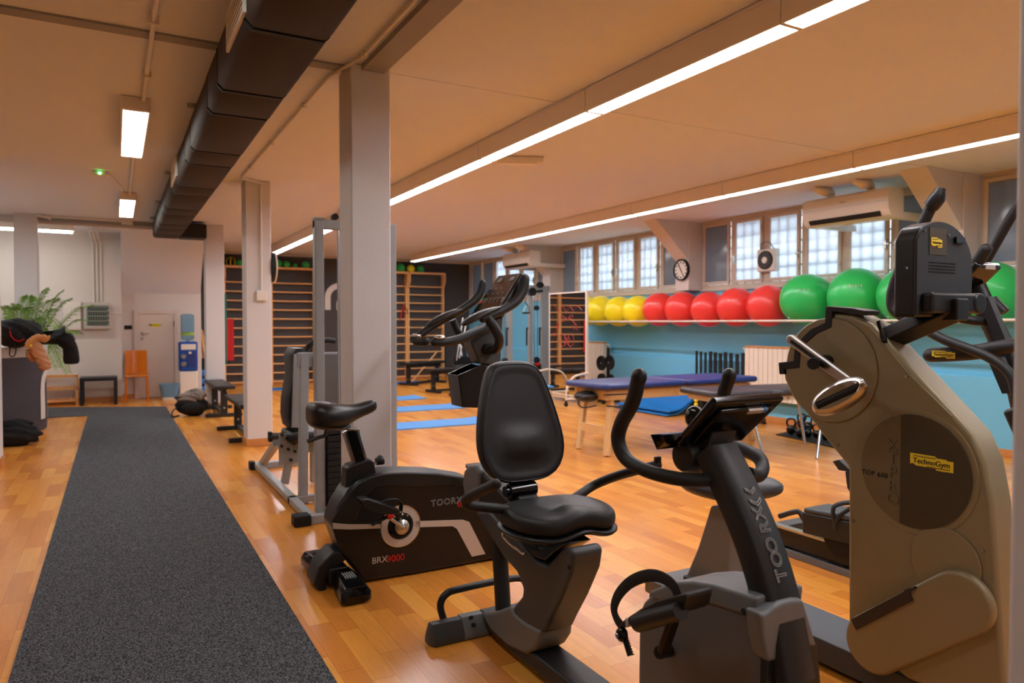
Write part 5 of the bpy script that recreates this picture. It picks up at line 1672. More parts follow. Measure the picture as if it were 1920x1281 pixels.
MB().lathe([(0.0, -0.018), (0.02, -0.018), (0.026, 0.0), (0.03, 0.012), (0.024, 0.022), (0.0, 0.024)], c, (1, 0, 0.3), 7).build('knob', 'black', t, smooth=50)
sd = MB()
rings = []
for (x, w, zt, zb, q) in ((0.852, 0.055, 0.925, 0.85, 0), (0.862, 0.095, 0.945, 0.825, 0), (0.90, 0.125, 0.955, 0.808, 0), (0.96, 0.128, 0.948, 0.80, 0), (1.02, 0.105, 0.932, 0.803, 0), (1.07, 0.07, 0.925, 0.83, 0), (1.12, 0.045, 0.93, 0.855, 0), (1.17, 0.036, 0.945, 0.87, 0), (1.205, 0.028, 0.945, 0.885, 0), (1.215, 0.012, 0.93, 0.90, 0)):
    ring = []
    for i in range(20):
        a = i * PI / 10
        ca, sa = math.cos(a), math.sin(a)
        yy = w * (abs(ca) ** 0.8) * (1 if ca > 0 else -1)
        zz = (zt + zb) / 2 + (zt - zb) / 2 * (abs(sa) ** 0.7) * (1 if sa > 0 else -1)
        ring.append(V((x, 3.70 + yy, zz)))
    rings.append(ring)
sd.loft(rings).build('saddle', mat('saddle_vinyl', (20, 20, 21), 0.3, bump=0.3, bscale=400), t, subd=1, smooth=80)
# rear stabilizer with two moulded feet
def foot(y0, y1, x):
    rings = []
    for y, w, h in ((y0, 0.055, 0.05), (y0 + 0.015 * (1 if y1 > y0 else -1), 0.075, 0.085), ((y0 + y1) / 2, 0.07, 0.10), (y1, 0.05, 0.105)):
        rings.append([V((x - w, y, 0.012)), V((x + w, y, 0.012)), V((x + w, y, h * 0.65)), V((x + w * 0.7, y, h)), V((x - w * 0.7, y, h)), V((x - w, y, h * 0.65))])
    return MB().loft(rings)
foot(3.35, 3.62, 1.00).build('rear_foot', 'gloss', t, bevel=0.006)
foot(4.05, 3.80, 0.96).build('rear_foot', 'gloss', t, bevel=0.006)
for i in range(5):
    MB().bb(0.975 + i * 0.012, 0.981 + i * 0.012, 3.46, 3.54, 0.095, 0.103).build('grip_rib', 'text_grey', t)
MB().prism(HYs([(588, 1098), (598, 1065), (625, 1035), (648, 1035), (650, 1050), (628, 1068), (612, 1088), (612, 1112), (600, 1112)], 3.62), (0, 0.17, 0)).build('stabilizer_arm', 'black', t, bevel=0.01)
MB().bb(0.93, 1.03, 3.60, 3.82, 0.03, 0.11).build('stabilizer_core', 'black', t, bevel=0.01)
MB().bb(1.95, 2.06, 3.42, 3.98, 0.0, 0.08).build('front_stabilizer', 'black', t, bevel=0.02)
MB().bb(1.78, 2.0, 3.63, 3.77, 0.02, 0.16).build('front_frame', 'black', t, bevel=0.02)
text('TOORX', 0.048, HY(808, 945, YN - 0.004), (1, 0, 0), (0, 0, 1), 'text_grey', t, outline=True, space=1.15)
text('«', 0.075, HY(856, 944, YN - 0.004), (1, 0, 0), (0, 0, 1), 'text_red', t)
text('BRX', 0.046, HY(697, 1053, YN - 0.004), (1, 0, 0), (0, 0, 1), 'silver', t)
text('9000', 0.050, HY(725, 1050, YN - 0.004), (1, 0, 0), (0, 0, 1), 'text_red', t)
# mast, cup holder, head, console
m = MB()
m.bar(HY(921, 870, 3.70), HY(915, 760, 3.70), 0.07, 0.075, up=(0, 1, 0))
m.bar(HY(915, 765, 3.70), HY(916, 680, 3.70), 0.07, 0.072, up=(0, 1, 0))
m.bar(V((1.93, 3.70, 0.16)), HY(921, 868, 3.70), 0.09, 0.10, up=(0, 1, 0))
m.build('mast', 'matte_black', t, bevel=0.008)
ch = MB()
Q = lambda px, py, y: HY(px, py, y)
o1 = [Q(859, 704, 3.64), Q(903, 684, 3.64), Q(928, 690, 3.64), Q(926, 766, 3.64), Q(867, 764, 3.64)]
ch.prism(o1, (0, 0.008, 0))
ch.prism([p + V((0, 0.14, 0)) for p in o1], (0, 0.008, 0))
ch.prism([o1[0], o1[0] + V((0.008, 0, 0)), o1[4] + V((0.008, 0, 0)), o1[4]], (0, 0.148, 0))
ch.prism([o1[4], o1[3], o1[3] + V((0, 0, 0.008)), o1[4] + V((0, 0, 0.008))], (0, 0.148, 0))
ch.build('cup_holder', 'gloss', t, bevel=0.002)
MB().prism(pn([(882, 640), (895, 630), (915, 612), (945, 585), (941, 640), (940, 683), (918, 684), (900, 682)], 3.64), (0, 0.12, 0)).build('head_bracket', 'charcoal', t, bevel=0.012, seg=3)
MB().cyl(HY(918, 655, 3.61), HY(918, 655, 3.61) + V((0, 0.18, 0)), 0.035, n=20).build('pivot', 'black', t)
cq = [V((1.850, 3.53, 1.40)), V((2.045, 3.59, 1.645)), V((2.045, 3.88, 1.645)), V((1.850, 3.88, 1.40))]
n = (cq[1] - cq[0]).cross(cq[3] - cq[0]).normalized()
if n.x > 0: n = -n
MB().prism(cq, -n * 0.045).build('console_case', 'black', t, bevel=0.012, seg=3)
def onq(u, v, d=0.0015):
    a = cq[0].lerp(cq[1], v); b = cq[3].lerp(cq[2], v)
    return b.lerp(a, u) + n * d
def quad(u0, u1, v0, v1, d=0.002, th=0.002):
    return MB().prism([onq(u0, v0, d), onq(u1, v0, d), onq(u1, v1, d), onq(u0, v1, d)], -n * th)
quad(0.05, 0.93, 0.05, 0.97, 0.002).build('screen', 'screen', t)
quad(0.935, 0.955, 0.05, 0.97, 0.003).build('screen_edge', 'greypl', t)
quad(0.06, 0.92, 0.28, 0.40, 0.003).build('key_strip', 'greypl', t)
for i in range(4):
    quad(0.32 + i * 0.145, 0.40 + i * 0.145, 0.285, 0.385, 0.005).build('key', 'gloss', t)
quad(0.09, 0.22, 0.35, 0.40, 0.005).build('start_key', 'green_cloth', t)
quad(0.09, 0.22, 0.29, 0.335, 0.005).build('stop_key', 'red', t)
for u in (0.18, 0.68):
    quad(u, u + 0.16, 0.80, 0.90, 0.004).build('display_icon', 'greypl', t)
for i in range(7):
    quad(0.12 + (i % 4) * 0.2, 0.17 + (i % 4) * 0.2, 0.50 + (i // 4) * 0.13, 0.515 + (i // 4) * 0.13, 0.004).build('display_mark', 'text_grey', t)
MB().tube([HY(984, 523, 3.53), HY(980, 545, 3.53), HY(966, 566, 3.52), HY(940, 583, 3.51), HY(905, 598, 3.50)], [0.028, 0.03, 0.028, 0.024, 0.022], n=14, round_end=True).build('handlebar', 'foam', t)
MB().tube([HY(905, 531, 3.92), HY(900, 550, 3.92), HY(888, 565, 3.92), HY(862, 583, 3.92), HY(830, 600, 3.92), HY(800, 620, 3.92), HY(780, 634, 3.92)], [0.022, 0.026, 0.024, 0.024, 0.022], n=14, round_end=True).build('handlebar', 'foam', t)
MB().tube([HY(777, 634, 3.92), HY(783, 641, 3.89), HY(798, 641, 3.83)], 0.026, n=14, round_end=True).build('grip_end', 'foam', t)
MB().tube([HY(815, 642, 3.50), HY(840, 641, 3.50), HY(868, 634, 3.53), HY(895, 622, 3.58), HY(920, 610, 3.64)], [0.024, 0.024, 0.026, 0.03, 0.035], n=14, round_end=True).build('grip', 'foam', t)
for (px, py, y) in ((825, 633, 3.49), (781, 630, 3.91)):
    MB().ball(HY(px, py, y), (0.035, 0.02, 0.012), 14, 8).build('pulse_sensor', 'chrome', t)
MB().tube([HY(915, 596, 3.50), HY(925, 612, 3.49), HY(936, 635, 3.50), HY(932, 653, 3.56), HY(918, 657, 3.62)], 0.026, n=12).build('support_tube', 'matte_black', t)
MB().tube([HY(848, 600, 3.92), HY(858, 622, 3.92), HY(872, 645, 3.88), HY(890, 655, 3.80)], 0.022, n=12).build('support_tube', 'matte_black', t)
def elbow(a, b, w, h):
    a, b = V(a), V(b)
    d = (b - a)
    rings = []
    for i, (s_, k) in enumerate(((0, .25), (.06, .75), (.2, 1), (.45, 1), (.7, .8), (.9, .45), (1, .12))):
        c = a + d * s_ + V((0, 0, 0.012 * math.sin(s_ * PI)))
        rings.append([c + V((0, math.cos(q * PI / 8) * w * k, 0)) + d.normalized().cross(V((0, 1, 0))) * math.sin(q * PI / 8) * h * k for q in range(16)])
    return MB().loft(rings)
elbow(HY(866, 610, 3.49), HY(941, 575, 3.50), 0.048, 0.020).build('arm_rest', 'vinyl', t, subd=1)
elbow(HY(800, 612, 3.92), HY(877, 577, 3.92), 0.045, 0.022).build('arm_rest', 'vinyl', t, subd=1)

# ================================================================= recumbent bike (centre and right foreground)
t = thing('recumbent_bike', 'black recumbent exercise bike with padded seat and curved console mast in the foreground', 'exercise bike', (1.44, 2.0, 0))
XN, XC, XF = 1.375, 1.44, 1.505
def R(l, x=XN): return HXs(l, x)
# rear stabilizer
rs = []
for x, k in ((1.135, 0.5), (1.15, 1.0), (1.70, 1.0), (1.72, 0.6)):
    rs.append([V((x, 2.80 + a * k, b if b < .02 else 0.01 + (b - 0.01) * k)) for a, b in ((-0.05, 0.0), (-0.052, 0.03), (-0.02, 0.085), (0.02, 0.085), (0.052, 0.03), (0.05, 0.0))])
MB().loft(rs).build('rear_stabilizer', 'charcoal', t, bevel=0.003)
rs = []
for x in (1.285, 1.41):
    rs.append([V((x, 2.80 + a * 1.05, b * 1.06)) for a, b in ((-0.05, 0.003), (-0.052, 0.03), (-0.02, 0.085), (0.02, 0.085), (0.052, 0.03), (0.05, 0.003))])
MB().loft(rs).build('stabilizer_bracket', 'greypl', t, bevel=0.003)
for px, py in ((882, 1159), (887, 1173)):
    p = HY(px, py, 2.756)
    MB().cyl(p, p + V((0, -0.012, 0.006)), 0.009, n=8).build('bolt', 'matte_black', t)
MB().tube([(1.24, 2.86, 0.05), (1.23, 2.88, 0.12), (1.26, 2.88, 0.165), (1.34, 2.88, 0.175), (1.60, 2.88, 0.175), (1.66, 2.88, 0.14), (1.66, 2.86, 0.05)], 0.016, n=12).build('transport_handle', 'matte_black', t)
MB().cyl(HX(931, 930, XC + 0.02), HX(944, 1150, XC - 0.005), 0.034, n=20).build('rear_strut', 'matte_black', t)
# beam along the floor
MB().bb(1.375, 1.505, 1.55, 2.62, 0.03, 0.098).build('floor_beam', 'matte_black', t, bevel=0.012)
MB().bar((1.44, 2.55, 0.07), (1.44, 2.82, 0.06), 0.11, 0.07).build('rear_beam', 'charcoal', t, bevel=0.01)
# lower moulded boot and main shroud
boot = R([(899, 1150), (925, 1148), (955, 1137), (962, 1152), (982, 1168), (1000, 1178), (1012, 1184), (1010, 1204), (1000, 1220), (985, 1229), (950, 1212), (920, 1184)], 1.365)
MB().prism(boot, (0.15, 0, 0)).build('boot_cover', 'greypl', t, bevel=0.016, seg=4, smooth=60)
shr = R([(889, 960), (915, 958), (975, 1020), (1003, 1052), (1024, 1062), (1040, 1044), (1052, 1030), (1068, 1027), (1075, 1040), (1070, 1075), (1056, 1110), (1050, 1125), (1030, 1165), (1020, 1188), (1000, 1184), (962, 1156), (957, 1146), (965, 1134), (978, 1118), (980, 1100), (968, 1074), (942, 1044)])
MB().prism(shr, (XF - XN, 0, 0)).build('main_shroud', 'charcoal', t, bevel=0.022, seg=5, smooth=60)
for px, py in ((1067, 1064), (1032, 1164)):
    p = HX(px, py, XN)
    MB().cyl(p + V((0.002, 0, 0)), p + V((-0.002, 0, 0)), 0.008, n=12).build('screw_hole', 'rubber', t)
rail = R([(868, 900), (872, 882), (882, 873), (892, 874), (1012, 1002), (1012, 1042), (985, 1032), (889, 962), (874, 945)], 1.385)
MB().prism(rail, (0.11, 0, 0)).build('rail_housing', 'matte_black', t, bevel=0.012, seg=3)
cap = R([(866, 905), (869, 882), (878, 872), (890, 871), (898, 886), (896, 915), (892, 962), (872, 950)], 1.370)
MB().prism(cap, (0.136, 0, 0)).build('rail_end_cap', 'greypl', t, bevel=0.016, seg=4)
a, b = HX(892, 874, 1.44), HX(1008, 998, 1.44)
MB().bar(a + V((0, 0, 0.008)), b + V((0, 0, 0.008)), 0.105, 0.018).build('slide_rail', 'alu', t, bevel=0.003)
MB().prism(R([(975, 1003), (1040, 1000), (1050, 1012), (1062, 1020), (1040, 1035), (1022, 1052), (1000, 1046), (978, 1020)], 1.385), (0.11, 0, 0)).build('seat_carriage', 'gloss', t, bevel=0.006)
MB().tube(R([(943, 966), (942, 1000), (948, 1012), (976, 1036), (985, 1038)], 1.34), 0.005, n=8, k=3).build('release_lever', 'chrome', t)
# seat
SX, SY = 1.468, 2.30
def seat_ring(g, z, dip=0.0):
    out = []
    for i in range(40):
        a = i * PI / 20
        ca, sa = math.cos(a), math.sin(a)
        x = (abs(ca) ** 0.62) * (1 if ca > 0 else -1) * (0.215 - g)
        y = (abs(sa) ** 0.70) * (1 if sa > 0 else -1) * (0.185 - g)
        if sa < 0:
            x *= 1 - 0.12 * abs(sa)
        zz = z - dip * (0.5 - 0.5 * math.cos(PI * min(1, abs(x) / 0.16))) * -1 * (0.5 if sa < 0 else 0.2)
        if sa < -0.2:
            zz -= 0.030 * ((-sa - 0.2) / 0.8) * math.exp(-(x / 0.06) ** 2) * -1 + 0.0
        out.append(V((SX + x, SY + y, zz)))
    return out
rg = [seat_ring(0.012, 0.585), seat_ring(0.0, 0.60), seat_ring(-0.002, 0.63), seat_ring(0.008, 0.652), seat_ring(0.03, 0.660), seat_ring(0.08, 0.656), seat_ring(0.14, 0.648)]
MB().loft(rg).build('seat_cushion', 'vinyl', t, subd=1, smooth=80)
MB().loft([seat_ring(0.03, 0.562), seat_ring(-0.006, 0.568), seat_ring(-0.010, 0.584), seat_ring(0.0, 0.594)]).build('seat_shell', 'black', t, subd=1, smooth=80)
MB().bb(SX - 0.10, SX + 0.05, SY - 0.08, SY + 0.15, 0.535, 0.57).build('seat_plate', 'matte_black', t, bevel=0.004)
# backrest, leaning back
half = [(0.0, 1.195), (0.04, 1.194), (0.075, 1.189), (0.10, 1.178), (0.118, 1.16), (0.132, 1.135), (0.15, 1.09), (0.168, 1.03), (0.183, 0.97), (0.194, 0.91), (0.198, 0.87), (0.196, 0.83), (0.186, 0.79), (0.168, 0.757), (0.145, 0.732), (0.11, 0.713), (0.07, 0.704), (0.0, 0.702)]
def back_ring(g, d):
    pts = []
    for x, z in half:
        pts.append((x, z))
    full = pts + [(-x, z) for x, z in reversed(pts[1:-1])]
    out = []
    cz = 0.93
    for x, z in full:
        r_ = math.hypot(x, (z - cz))
        k = max(0.0, 1 - g / max(r_, 0.01))
        xx, zz = x * k, cz + (z - cz) * k
        y = 2.53 + (zz - 0.70) * 0.21 + d - 0.02 * (xx / 0.2) ** 2
        out.append(V((1.455 + xx, y, zz)))
    return out
rg = [back_ring(0.03, 0.055), back_ring(0.006, 0.05), back_ring(0.0, 0.03), back_ring(0.0, 0.0), back_ring(0.008, -0.010), back_ring(0.020, -0.014), back_ring(0.034, -0.013)]
for k_ in range(1, 15):
    # inner rings shrink towards the middle of the pad; a soft lumbar swelling rises low down
    f_ = 1 - k_ / 15
    ring = []
    for p in back_ring(0.034, -0.013):
        zz = 0.90 + (p.z - 0.90) * f_
        xx = 1.455 + (p.x - 1.455) * f_
        y = 2.53 + (zz - 0.70) * 0.21 - 0.010 - 0.02 * ((xx - 1.455) / 0.2) ** 2
        e = abs((xx - 1.455) / 0.095) ** 3 + abs((zz - 0.862) / 0.058) ** 3
        y -= 0.022 * math.exp(-e)
        ring.append(V((xx, y, zz)))
    rg.append(ring)
MB().loft(rg).build('backrest', 'vinyl', t, subd=1, smooth=80)
seam = MB()
seam.tube([p + V((0, -0.002, 0)) for p in back_ring(0.012, -0.012)], 0.0022, n=6, k=1, closed=True)
seam.build('seam', 'black', t)
MB().bb(1.41, 1.50, 2.555, 2.595, 0.64, 0.80).build('backrest_bracket', 'matte_black', t, bevel=0.006)
MB().cyl((1.385, 2.545, 0.672), (1.51, 2.545, 0.672), 0.030, n=20).build('tilt_hinge', 'gloss', t, bevel=0.004)
MB().cyl((1.37, 2.545, 0.672), (1.385, 2.545, 0.672), 0.022, n=14).build('hinge_cap', 'gloss', t)
MB().bar((1.46, 2.56, 0.66), (1.46, 2.40, 0.56), 0.09, 0.03).build('back_arm', 'matte_black', t, bevel=0.004)
MB().tube([HX(965, 962, 1.34), HX(942, 955, 1.27), HX(905, 951, 1.18), HX(880, 948, 1.12), HX(874, 938, 1.105), HX(888, 928, 1.11), HX(930, 908, 1.13)], 0.019, n=14, round_end=True).build('side_handle', 'foam', t)
MB().tube([HX(1060, 945, 1.58), HX(1088, 927, 1.66), HX(1118, 908, 1.74), HX(1165, 890, 1.77), HX(1232, 872, 1.79)], 0.019, n=14, round_end=True).build('side_handle', 'foam', t)
# front drive housing
XFN, XFF = 1.335, 1.495
XM_ = 1.42
zf = 0.045
def fl_y(px, x): return HX(px, 1270, x).y
front = R([(1195, 1150), (1203, 1130), (1222, 1112), (1262, 1097), (1300, 1095), (1340, 1101), (1420, 1126), (1424, 1200)], XFN)
front += [V((XFN, HX(1424, 1200, XFN).y, zf)), V((XFN, HX(1192, 1281, XFN).y, zf))]
MB().prism(front, (XFF - XFN, 0, 0)).build('drive_housing', mat('warm_grey_plastic', (92, 90, 90), 0.42, bump=0.3, bscale=600), t, bevel=0.02, seg=4, smooth=60)
top = [p + V((-0.006, 0, 0.004)) for p in R([(1216, 1113), (1262, 1094), (1300, 1092), (1340, 1098), (1420, 1123), (1416, 1162), (1340, 1138), (1290, 1128), (1262, 1128), (1232, 1130)], XFN)]
MB().prism(top, (XFF - XFN + 0.012, 0, 0)).build('top_cover', 'greypl', t, bevel=0.010, seg=3, smooth=60)
p = HX(1395, 1147, XFN - 0.006)
MB().cyl(p + V((-0.002, 0, 0)), p + V((0.003, 0, 0)), 0.008, n=12).build('screw_hole', 'rubber', t)
MB().bb(1.30, 1.58, 1.16, 1.32, 0.0, 0.05).bb(1.36, 1.52, 1.3, 1.6, 0.0, 0.05).bb(1.12, 1.76, 1.14, 1.22, 0, 0.07).build('front_stabilizer', 'charcoal', t, bevel=0.01)
# curved mast
cen = [(1358, 832), (1395, 905), (1427, 975), (1455, 1050), (1478, 1130), (1492, 1200), (1506, 1281)]
cpts = spline([HX(a, b, XM_) for a, b in cen], 6)
rings = []
wm = 0.056
for i, p in enumerate(cpts):
    tn = (cpts[min(i + 1, len(cpts) - 1)] - cpts[max(i - 1, 0)]).normalized()
    nb = tn.cross(V((1, 0, 0))).normalized()
    if nb.y < 0: nb = -nb
    d = 0.075
    rings.append([p + V((-wm + .012, 0, 0)), p + V((wm - .012, 0, 0)), p + V((wm, 0, 0)) + nb * .012, p + V((wm, 0, 0)) + nb * (d - .012), p + V((wm - .012, 0, 0)) + nb * d, p + V((-wm + .012, 0, 0)) + nb * d, p + V((-wm, 0, 0)) + nb * (d - .012), p + V((-wm, 0, 0)) + nb * .012])
MB().loft(rings).build('mast', 'matte_black', t, smooth=50)
def mast_at(px, py):
    p = HX(px, py, XM_)
    i = min(range(len(cpts)), key=lambda k: (cpts[k] - p).length)
    tn = (cpts[max(i - 1, 0)] - cpts[min(i + 1, len(cpts) - 1)]).normalized()
    return cpts[i], tn
for ch_, (px, py), sz in (('T', (1471, 1092), .050), ('O', (1465, 1064), .048), ('O', (1456, 1032), .048), ('R', (1446, 1002), .048), ('X', (1436, 975), .048), ('‹', (1422, 946), .08), ('‹', (1415, 929), .07)):
    p, tn = mast_at(px, py)
    nrm = tn.cross(V((-1, 0, 0)))
    text(ch_, sz, p + nrm * 0.0015 * (1 if nrm.y < 0 else -1) + V((0, -0.002, 0)), tn, (-1, 0, 0), 'text_grey', t, outline=True)
# collar round the mast foot
col = HXs([(1416, 1126), (1418, 1150), (1428, 1235), (1440, 1243), (1480, 1243), (1500, 1222), (1530, 1218), (1520, 1170), (1507, 1128), (1492, 1127), (1465, 1136), (1448, 1150), (1432, 1153)], 1.36)
yf = HX(1478, 1130, XM_).y
def YP(px, py, y=yf - 0.012): return HY(px, py, y)
pts = [YP(a, b) for a, b in ((1424, 1150), (1438, 1150), (1450, 1140), (1466, 1130), (1490, 1124), (1508, 1124), (1519, 1160), (1535, 1216), (1519, 1213), (1505, 1216), (1492, 1228), (1474, 1238), (1440, 1244), (1430, 1200))]
MB().prism(pts, (0, 0.05, 0)).build('mast_collar', 'greypl', t, bevel=0.012, seg=4, smooth=50)
pts = [YP(a, b, yf - 0.004) for a, b in ((1438, 1236), (1532, 1205))] + [V((1.60, yf - 0.004, 0.05)), V((1.34, yf - 0.004, 0.05))]
MB().prism(pts, (0, 0.03, 0)).build('mast_foot', 'matte_black', t, bevel=0.004)
# console (back towards the camera)
A0, A1 = V((1.335, 1.365, 1.165)), V((1.590, 1.365, 1.165))
B0, B1 = V((1.335, 1.505, 1.030)), V((1.575, 1.505, 1.030))
cn = (B0 - A0).cross(A1 - A0).normalized()
if cn.y > 0: cn = -cn
MB().prism([A0, A1, B1, B0], cn * 0.026).build('console_case', 'gloss', t, bevel=0.008, seg=3)
ins = [A0.lerp(B1, .12), A1.lerp(B0, .12), B1.lerp(A0, .12), B0.lerp(A1, .12)]
MB().prism([p + cn * 0.024 for p in ins], cn * 0.012).build('console_back', 'gloss', t, bevel=0.01)
MB().prism([p - cn * 0.002 for p in (A0.lerp(B1, .06), A1.lerp(B0, .06), B1.lerp(A0, .06), B0.lerp(A1, .06))], cn * 0.002).build('console_screen', 'screen', t)
q = A1.lerp(A0, 0.50) + (B0 - A0) * 0.16 + cn * 0.0275
ex, ey = (A1 - A0).normalized(), (A0 - B0).normalized()
MB().prism([q - ey * .007, q + ex * .055 - ey * .007, q + ex * .055 + ey * .007, q + ey * .007], cn * 0.002 + cn * 0.010).build('sticker', 'silver', t, smooth=0)
MB().prism([q + ex * .058 - ey * .007, q + ex * .070 - ey * .007, q + ex * .070 + ey * .007, q + ex * .058 + ey * .007], cn * 0.012).build('sticker_dot', 'mat_blue', t, smooth=0)
MB().prism([B0 + V((-0.03, 0.035, -0.028)), B0 + V((0.24, 0.035, -0.028)), B0 + V((0.24, 0.05, -0.008)), B0 + V((0.24, 0, 0.0)), B0 + V((-0.03, 0, 0)), B0 + V((-0.03, 0.05, -0.008))], (0, 0.012, 0.018)).build('book_ledge', 'gloss', t, bevel=0.003)
MB().ball(HX(1303, 783, 1.37), (0.022, 0.032, 0.032), 24, 14).build('fan_pod', 'gloss', t)
MB().lathe([(0.0, -0.05), (0.04, -0.05), (0.052, -0.03), (0.052, 0.03), (0.04, 0.05), (0, 0.05)], (1.41, 1.50, 0.985), (1, 0, 0), 24).build('pivot_cover', 'black', t, smooth=50)
MB().bar(cpts[0] + V((0, 0.05, -0.03)), V((1.455, 1.455, 1.08)), 0.085, 0.06, up=(0, 1, 0)).build('console_neck', 'matte_black', t, bevel=0.006)
MB().tube([HX(1197, 712, 1.24), HX(1186, 755, 1.24), HX(1166, 792, 1.24), HX(1159, 825, 1.24), HX(1172, 858, 1.245), HX(1205, 880, 1.255), HX(1255, 895, 1.29), HX(1305, 901, 1.34), HX(1350, 897, 1.40)], [0.0205, 0.021, 0.0205, 0.019, 0.019, 0.019], n=16, k=6).build('handlebar', 'foam', t)
p0, p1 = HX(1197, 712, 1.24), HX(1198.5, 705, 1.24)
MB().tube([p0, p1], 0.0215, n=16, k=1, round_end=True).build('end_cap', 'black', t)
MB().tube([HX(1366, 710, 1.66), HX(1357, 740, 1.66), HX(1352, 790, 1.66), HX(1368, 830, 1.655), HX(1400, 846, 1.64), HX(1422, 858, 1.62), HX(1430, 876, 1.60), HX(1422, 892, 1.56), HX(1402, 888, 1.50)], [0.0205, 0.021, 0.0205, 0.019, 0.019], n=16, k=6).build('handlebar', 'foam', t)
p0, p1 = HX(1366, 710, 1.66), HX(1367.5, 703, 1.66)
MB().tube([p0, p1], 0.0215, n=16, k=1, round_end=True).build('end_cap', 'black', t)
p = HX(1233, 868, 1.27)
MB().cyl(p, p + V((0, 0, 0.016)), 0.010, n=12).build('grip_screw', 'gloss', t)
# crank, pedal, strap on the near side
XP = 1.215
pc = HX(1243, 1222, XFN - 0.05)
MB().cyl(HX(1256, 1220, XFN), pc + V((-0.012, 0, 0)), 0.017, n=16).build('crank_axle', 'matte_black', t)
pe = HX(1262, 1165, XFN - 0.05)
MB().bar(pc, pe, 0.020, 0.034, up=(1, 0, 0)).build('crank_arm', mat('dark_crank', (60, 46, 34), 0.35, metal=0.7), t, bevel=0.006)
pedal = MB()
ps = [(1153, 1183), (1166, 1165), (1200, 1142), (1230, 1127), (1283, 1112), (1287, 1120), (1283, 1140), (1275, 1150), (1230, 1150), (1192, 1160), (1178, 1172)]
pedal.prism(HXs(ps, XP - 0.045), (0.085, 0, 0))
ped = pedal.build('pedal', 'black', t, bevel=0.008, seg=3)
MB().tube(HXs([(1196, 1168), (1232, 1158), (1276, 1146)], XP - 0.05), [0.024, 0.023, 0.021], n=16, k=2).build('pedal_barrel', 'black', ped)
p = HX(1194, 1168, XP - 0.05)
MB().cyl(p + V((-0.020, .012, 0.0)), p + V((-0.024, .014, 0)), 0.011, n=14).build('maker_badge', 'text_grey', ped)
MB().tube(HXs([(1272, 1122), (1262, 1098), (1238, 1082), (1212, 1080), (1182, 1092), (1160, 1115), (1151, 1140), (1156, 1160), (1164, 1172)], XP - 0.02), 0.016, n=8, ry=0.0035, up=(1, 0, 0)).build('strap', 'rubber', ped)
MB().bar(HX(1166, 1180, XP - 0.03), HX(1182, 1230, XP - 0.03), 0.016, 0.005, up=(0, 1, 0)).build('strap_tail', 'rubber', ped)
s = MB()
for i in range(9):
    s.bar(HX(1168 + i * 1.7, 1188 + i * 5, XP - 0.039), HX(1174 + i * 1.7, 1187 + i * 5, XP - 0.039), 0.004, 0.004)
s.build('strap_teeth', 'rubber', ped)
p = HX(1166, 1190, XP - 0.04)
MB().ball(p, (0.016, 0.018, 0.02), 14, 10).build('buckle', 'gloss', ped)
MB().cyl(p + V((-.015, 0, 0)), p + V((-.018, 0, 0)), 0.006, n=10).build('rivet', 'chrome', ped)

# ================================================================= bronze upper body trainer
t = thing('upper_body_trainer', 'bronze arm crank trainer with a black console and seat post, beside the foreground bike', 'exercise machine', (2.49, 2.0, 0))
EX0, EX1 = 2.38, 2.505
def E(l, x=EX0): return HXs(l, x)
out = E([(1549, 584), (1600, 590), (1632, 606), (1700, 682), (1780, 768), (1822, 815), (1845, 868), (1860, 950), (1868, 1050), (1872, 1120)])
zz = out[-1]
out += [V((EX0, zz.y - 0.03, 0.12)), V((EX0, HX(1700, 1200, EX0).y, 0.12))]
out += E([(1640, 1225), (1604, 1215), (1589, 1185), (1589, 1000), (1589, 876), (1548, 826), (1510, 776), (1484, 745), (1469, 712), (1467, 692), (1489, 688), (1492, 668), (1503, 644), (1522, 622), (1549, 612)])
MB().prism(out, (EX1 - EX0, 0, 0)).build('body_shell', 'bronze', t, bevel=0.018, seg=4, smooth=50)
def disc(px, py, rpx, x, th, m, name, bev=0.006, seg=48, half=None):
    c = HX(px, py, x)
    r_ = abs(HX(px, py - rpx, x).z - c.z)
    pts = circle3(c, r_, 0, seg) if half is None else circle3(c, r_, 0, seg // 2, half - PI / 2, half + PI / 2)
    return MB().prism(pts, (th, 0, 0)).build(name, m, t, bevel=bev)
disc(1553, 694, 98, EX0 - 0.010, 0.012, 'bronze', 'disc_cover')
disc(1712, 884, 118, EX0 - 0.004, 0.006, 'bronze', 'round_rim', 0.003)
disc(1712, 884, 107, EX0 - 0.007, 0.006, 'bronze_mid', 'round_panel', 0.002)
c = HX(1712, 884, EX0 - 0.009)
rr = abs(HX(1712, 884 - 106, EX0 - 0.009).z - c.z)
ys = HX(1688, 884, EX0 - 0.009).y
al = math.acos(max(-1, min(1, (c.y - ys) / rr)))
pts = [V((EX0 - 0.0095, c.y + rr * math.cos(a), c.z + rr * math.sin(a))) for a in [PI - (PI - math.acos((ys - c.y) / rr)) + (2 * PI - 2 * math.acos((ys - c.y) / rr)) * i / 40 for i in range(41)]]
MB().prism(pts, (0.003, 0, 0)).build('dark_panel', 'bronze_dark', t, smooth=0)
disc(1770, 1056, 66, EX0 - 0.008, 0.01, 'bronze', 'hub_bulge')
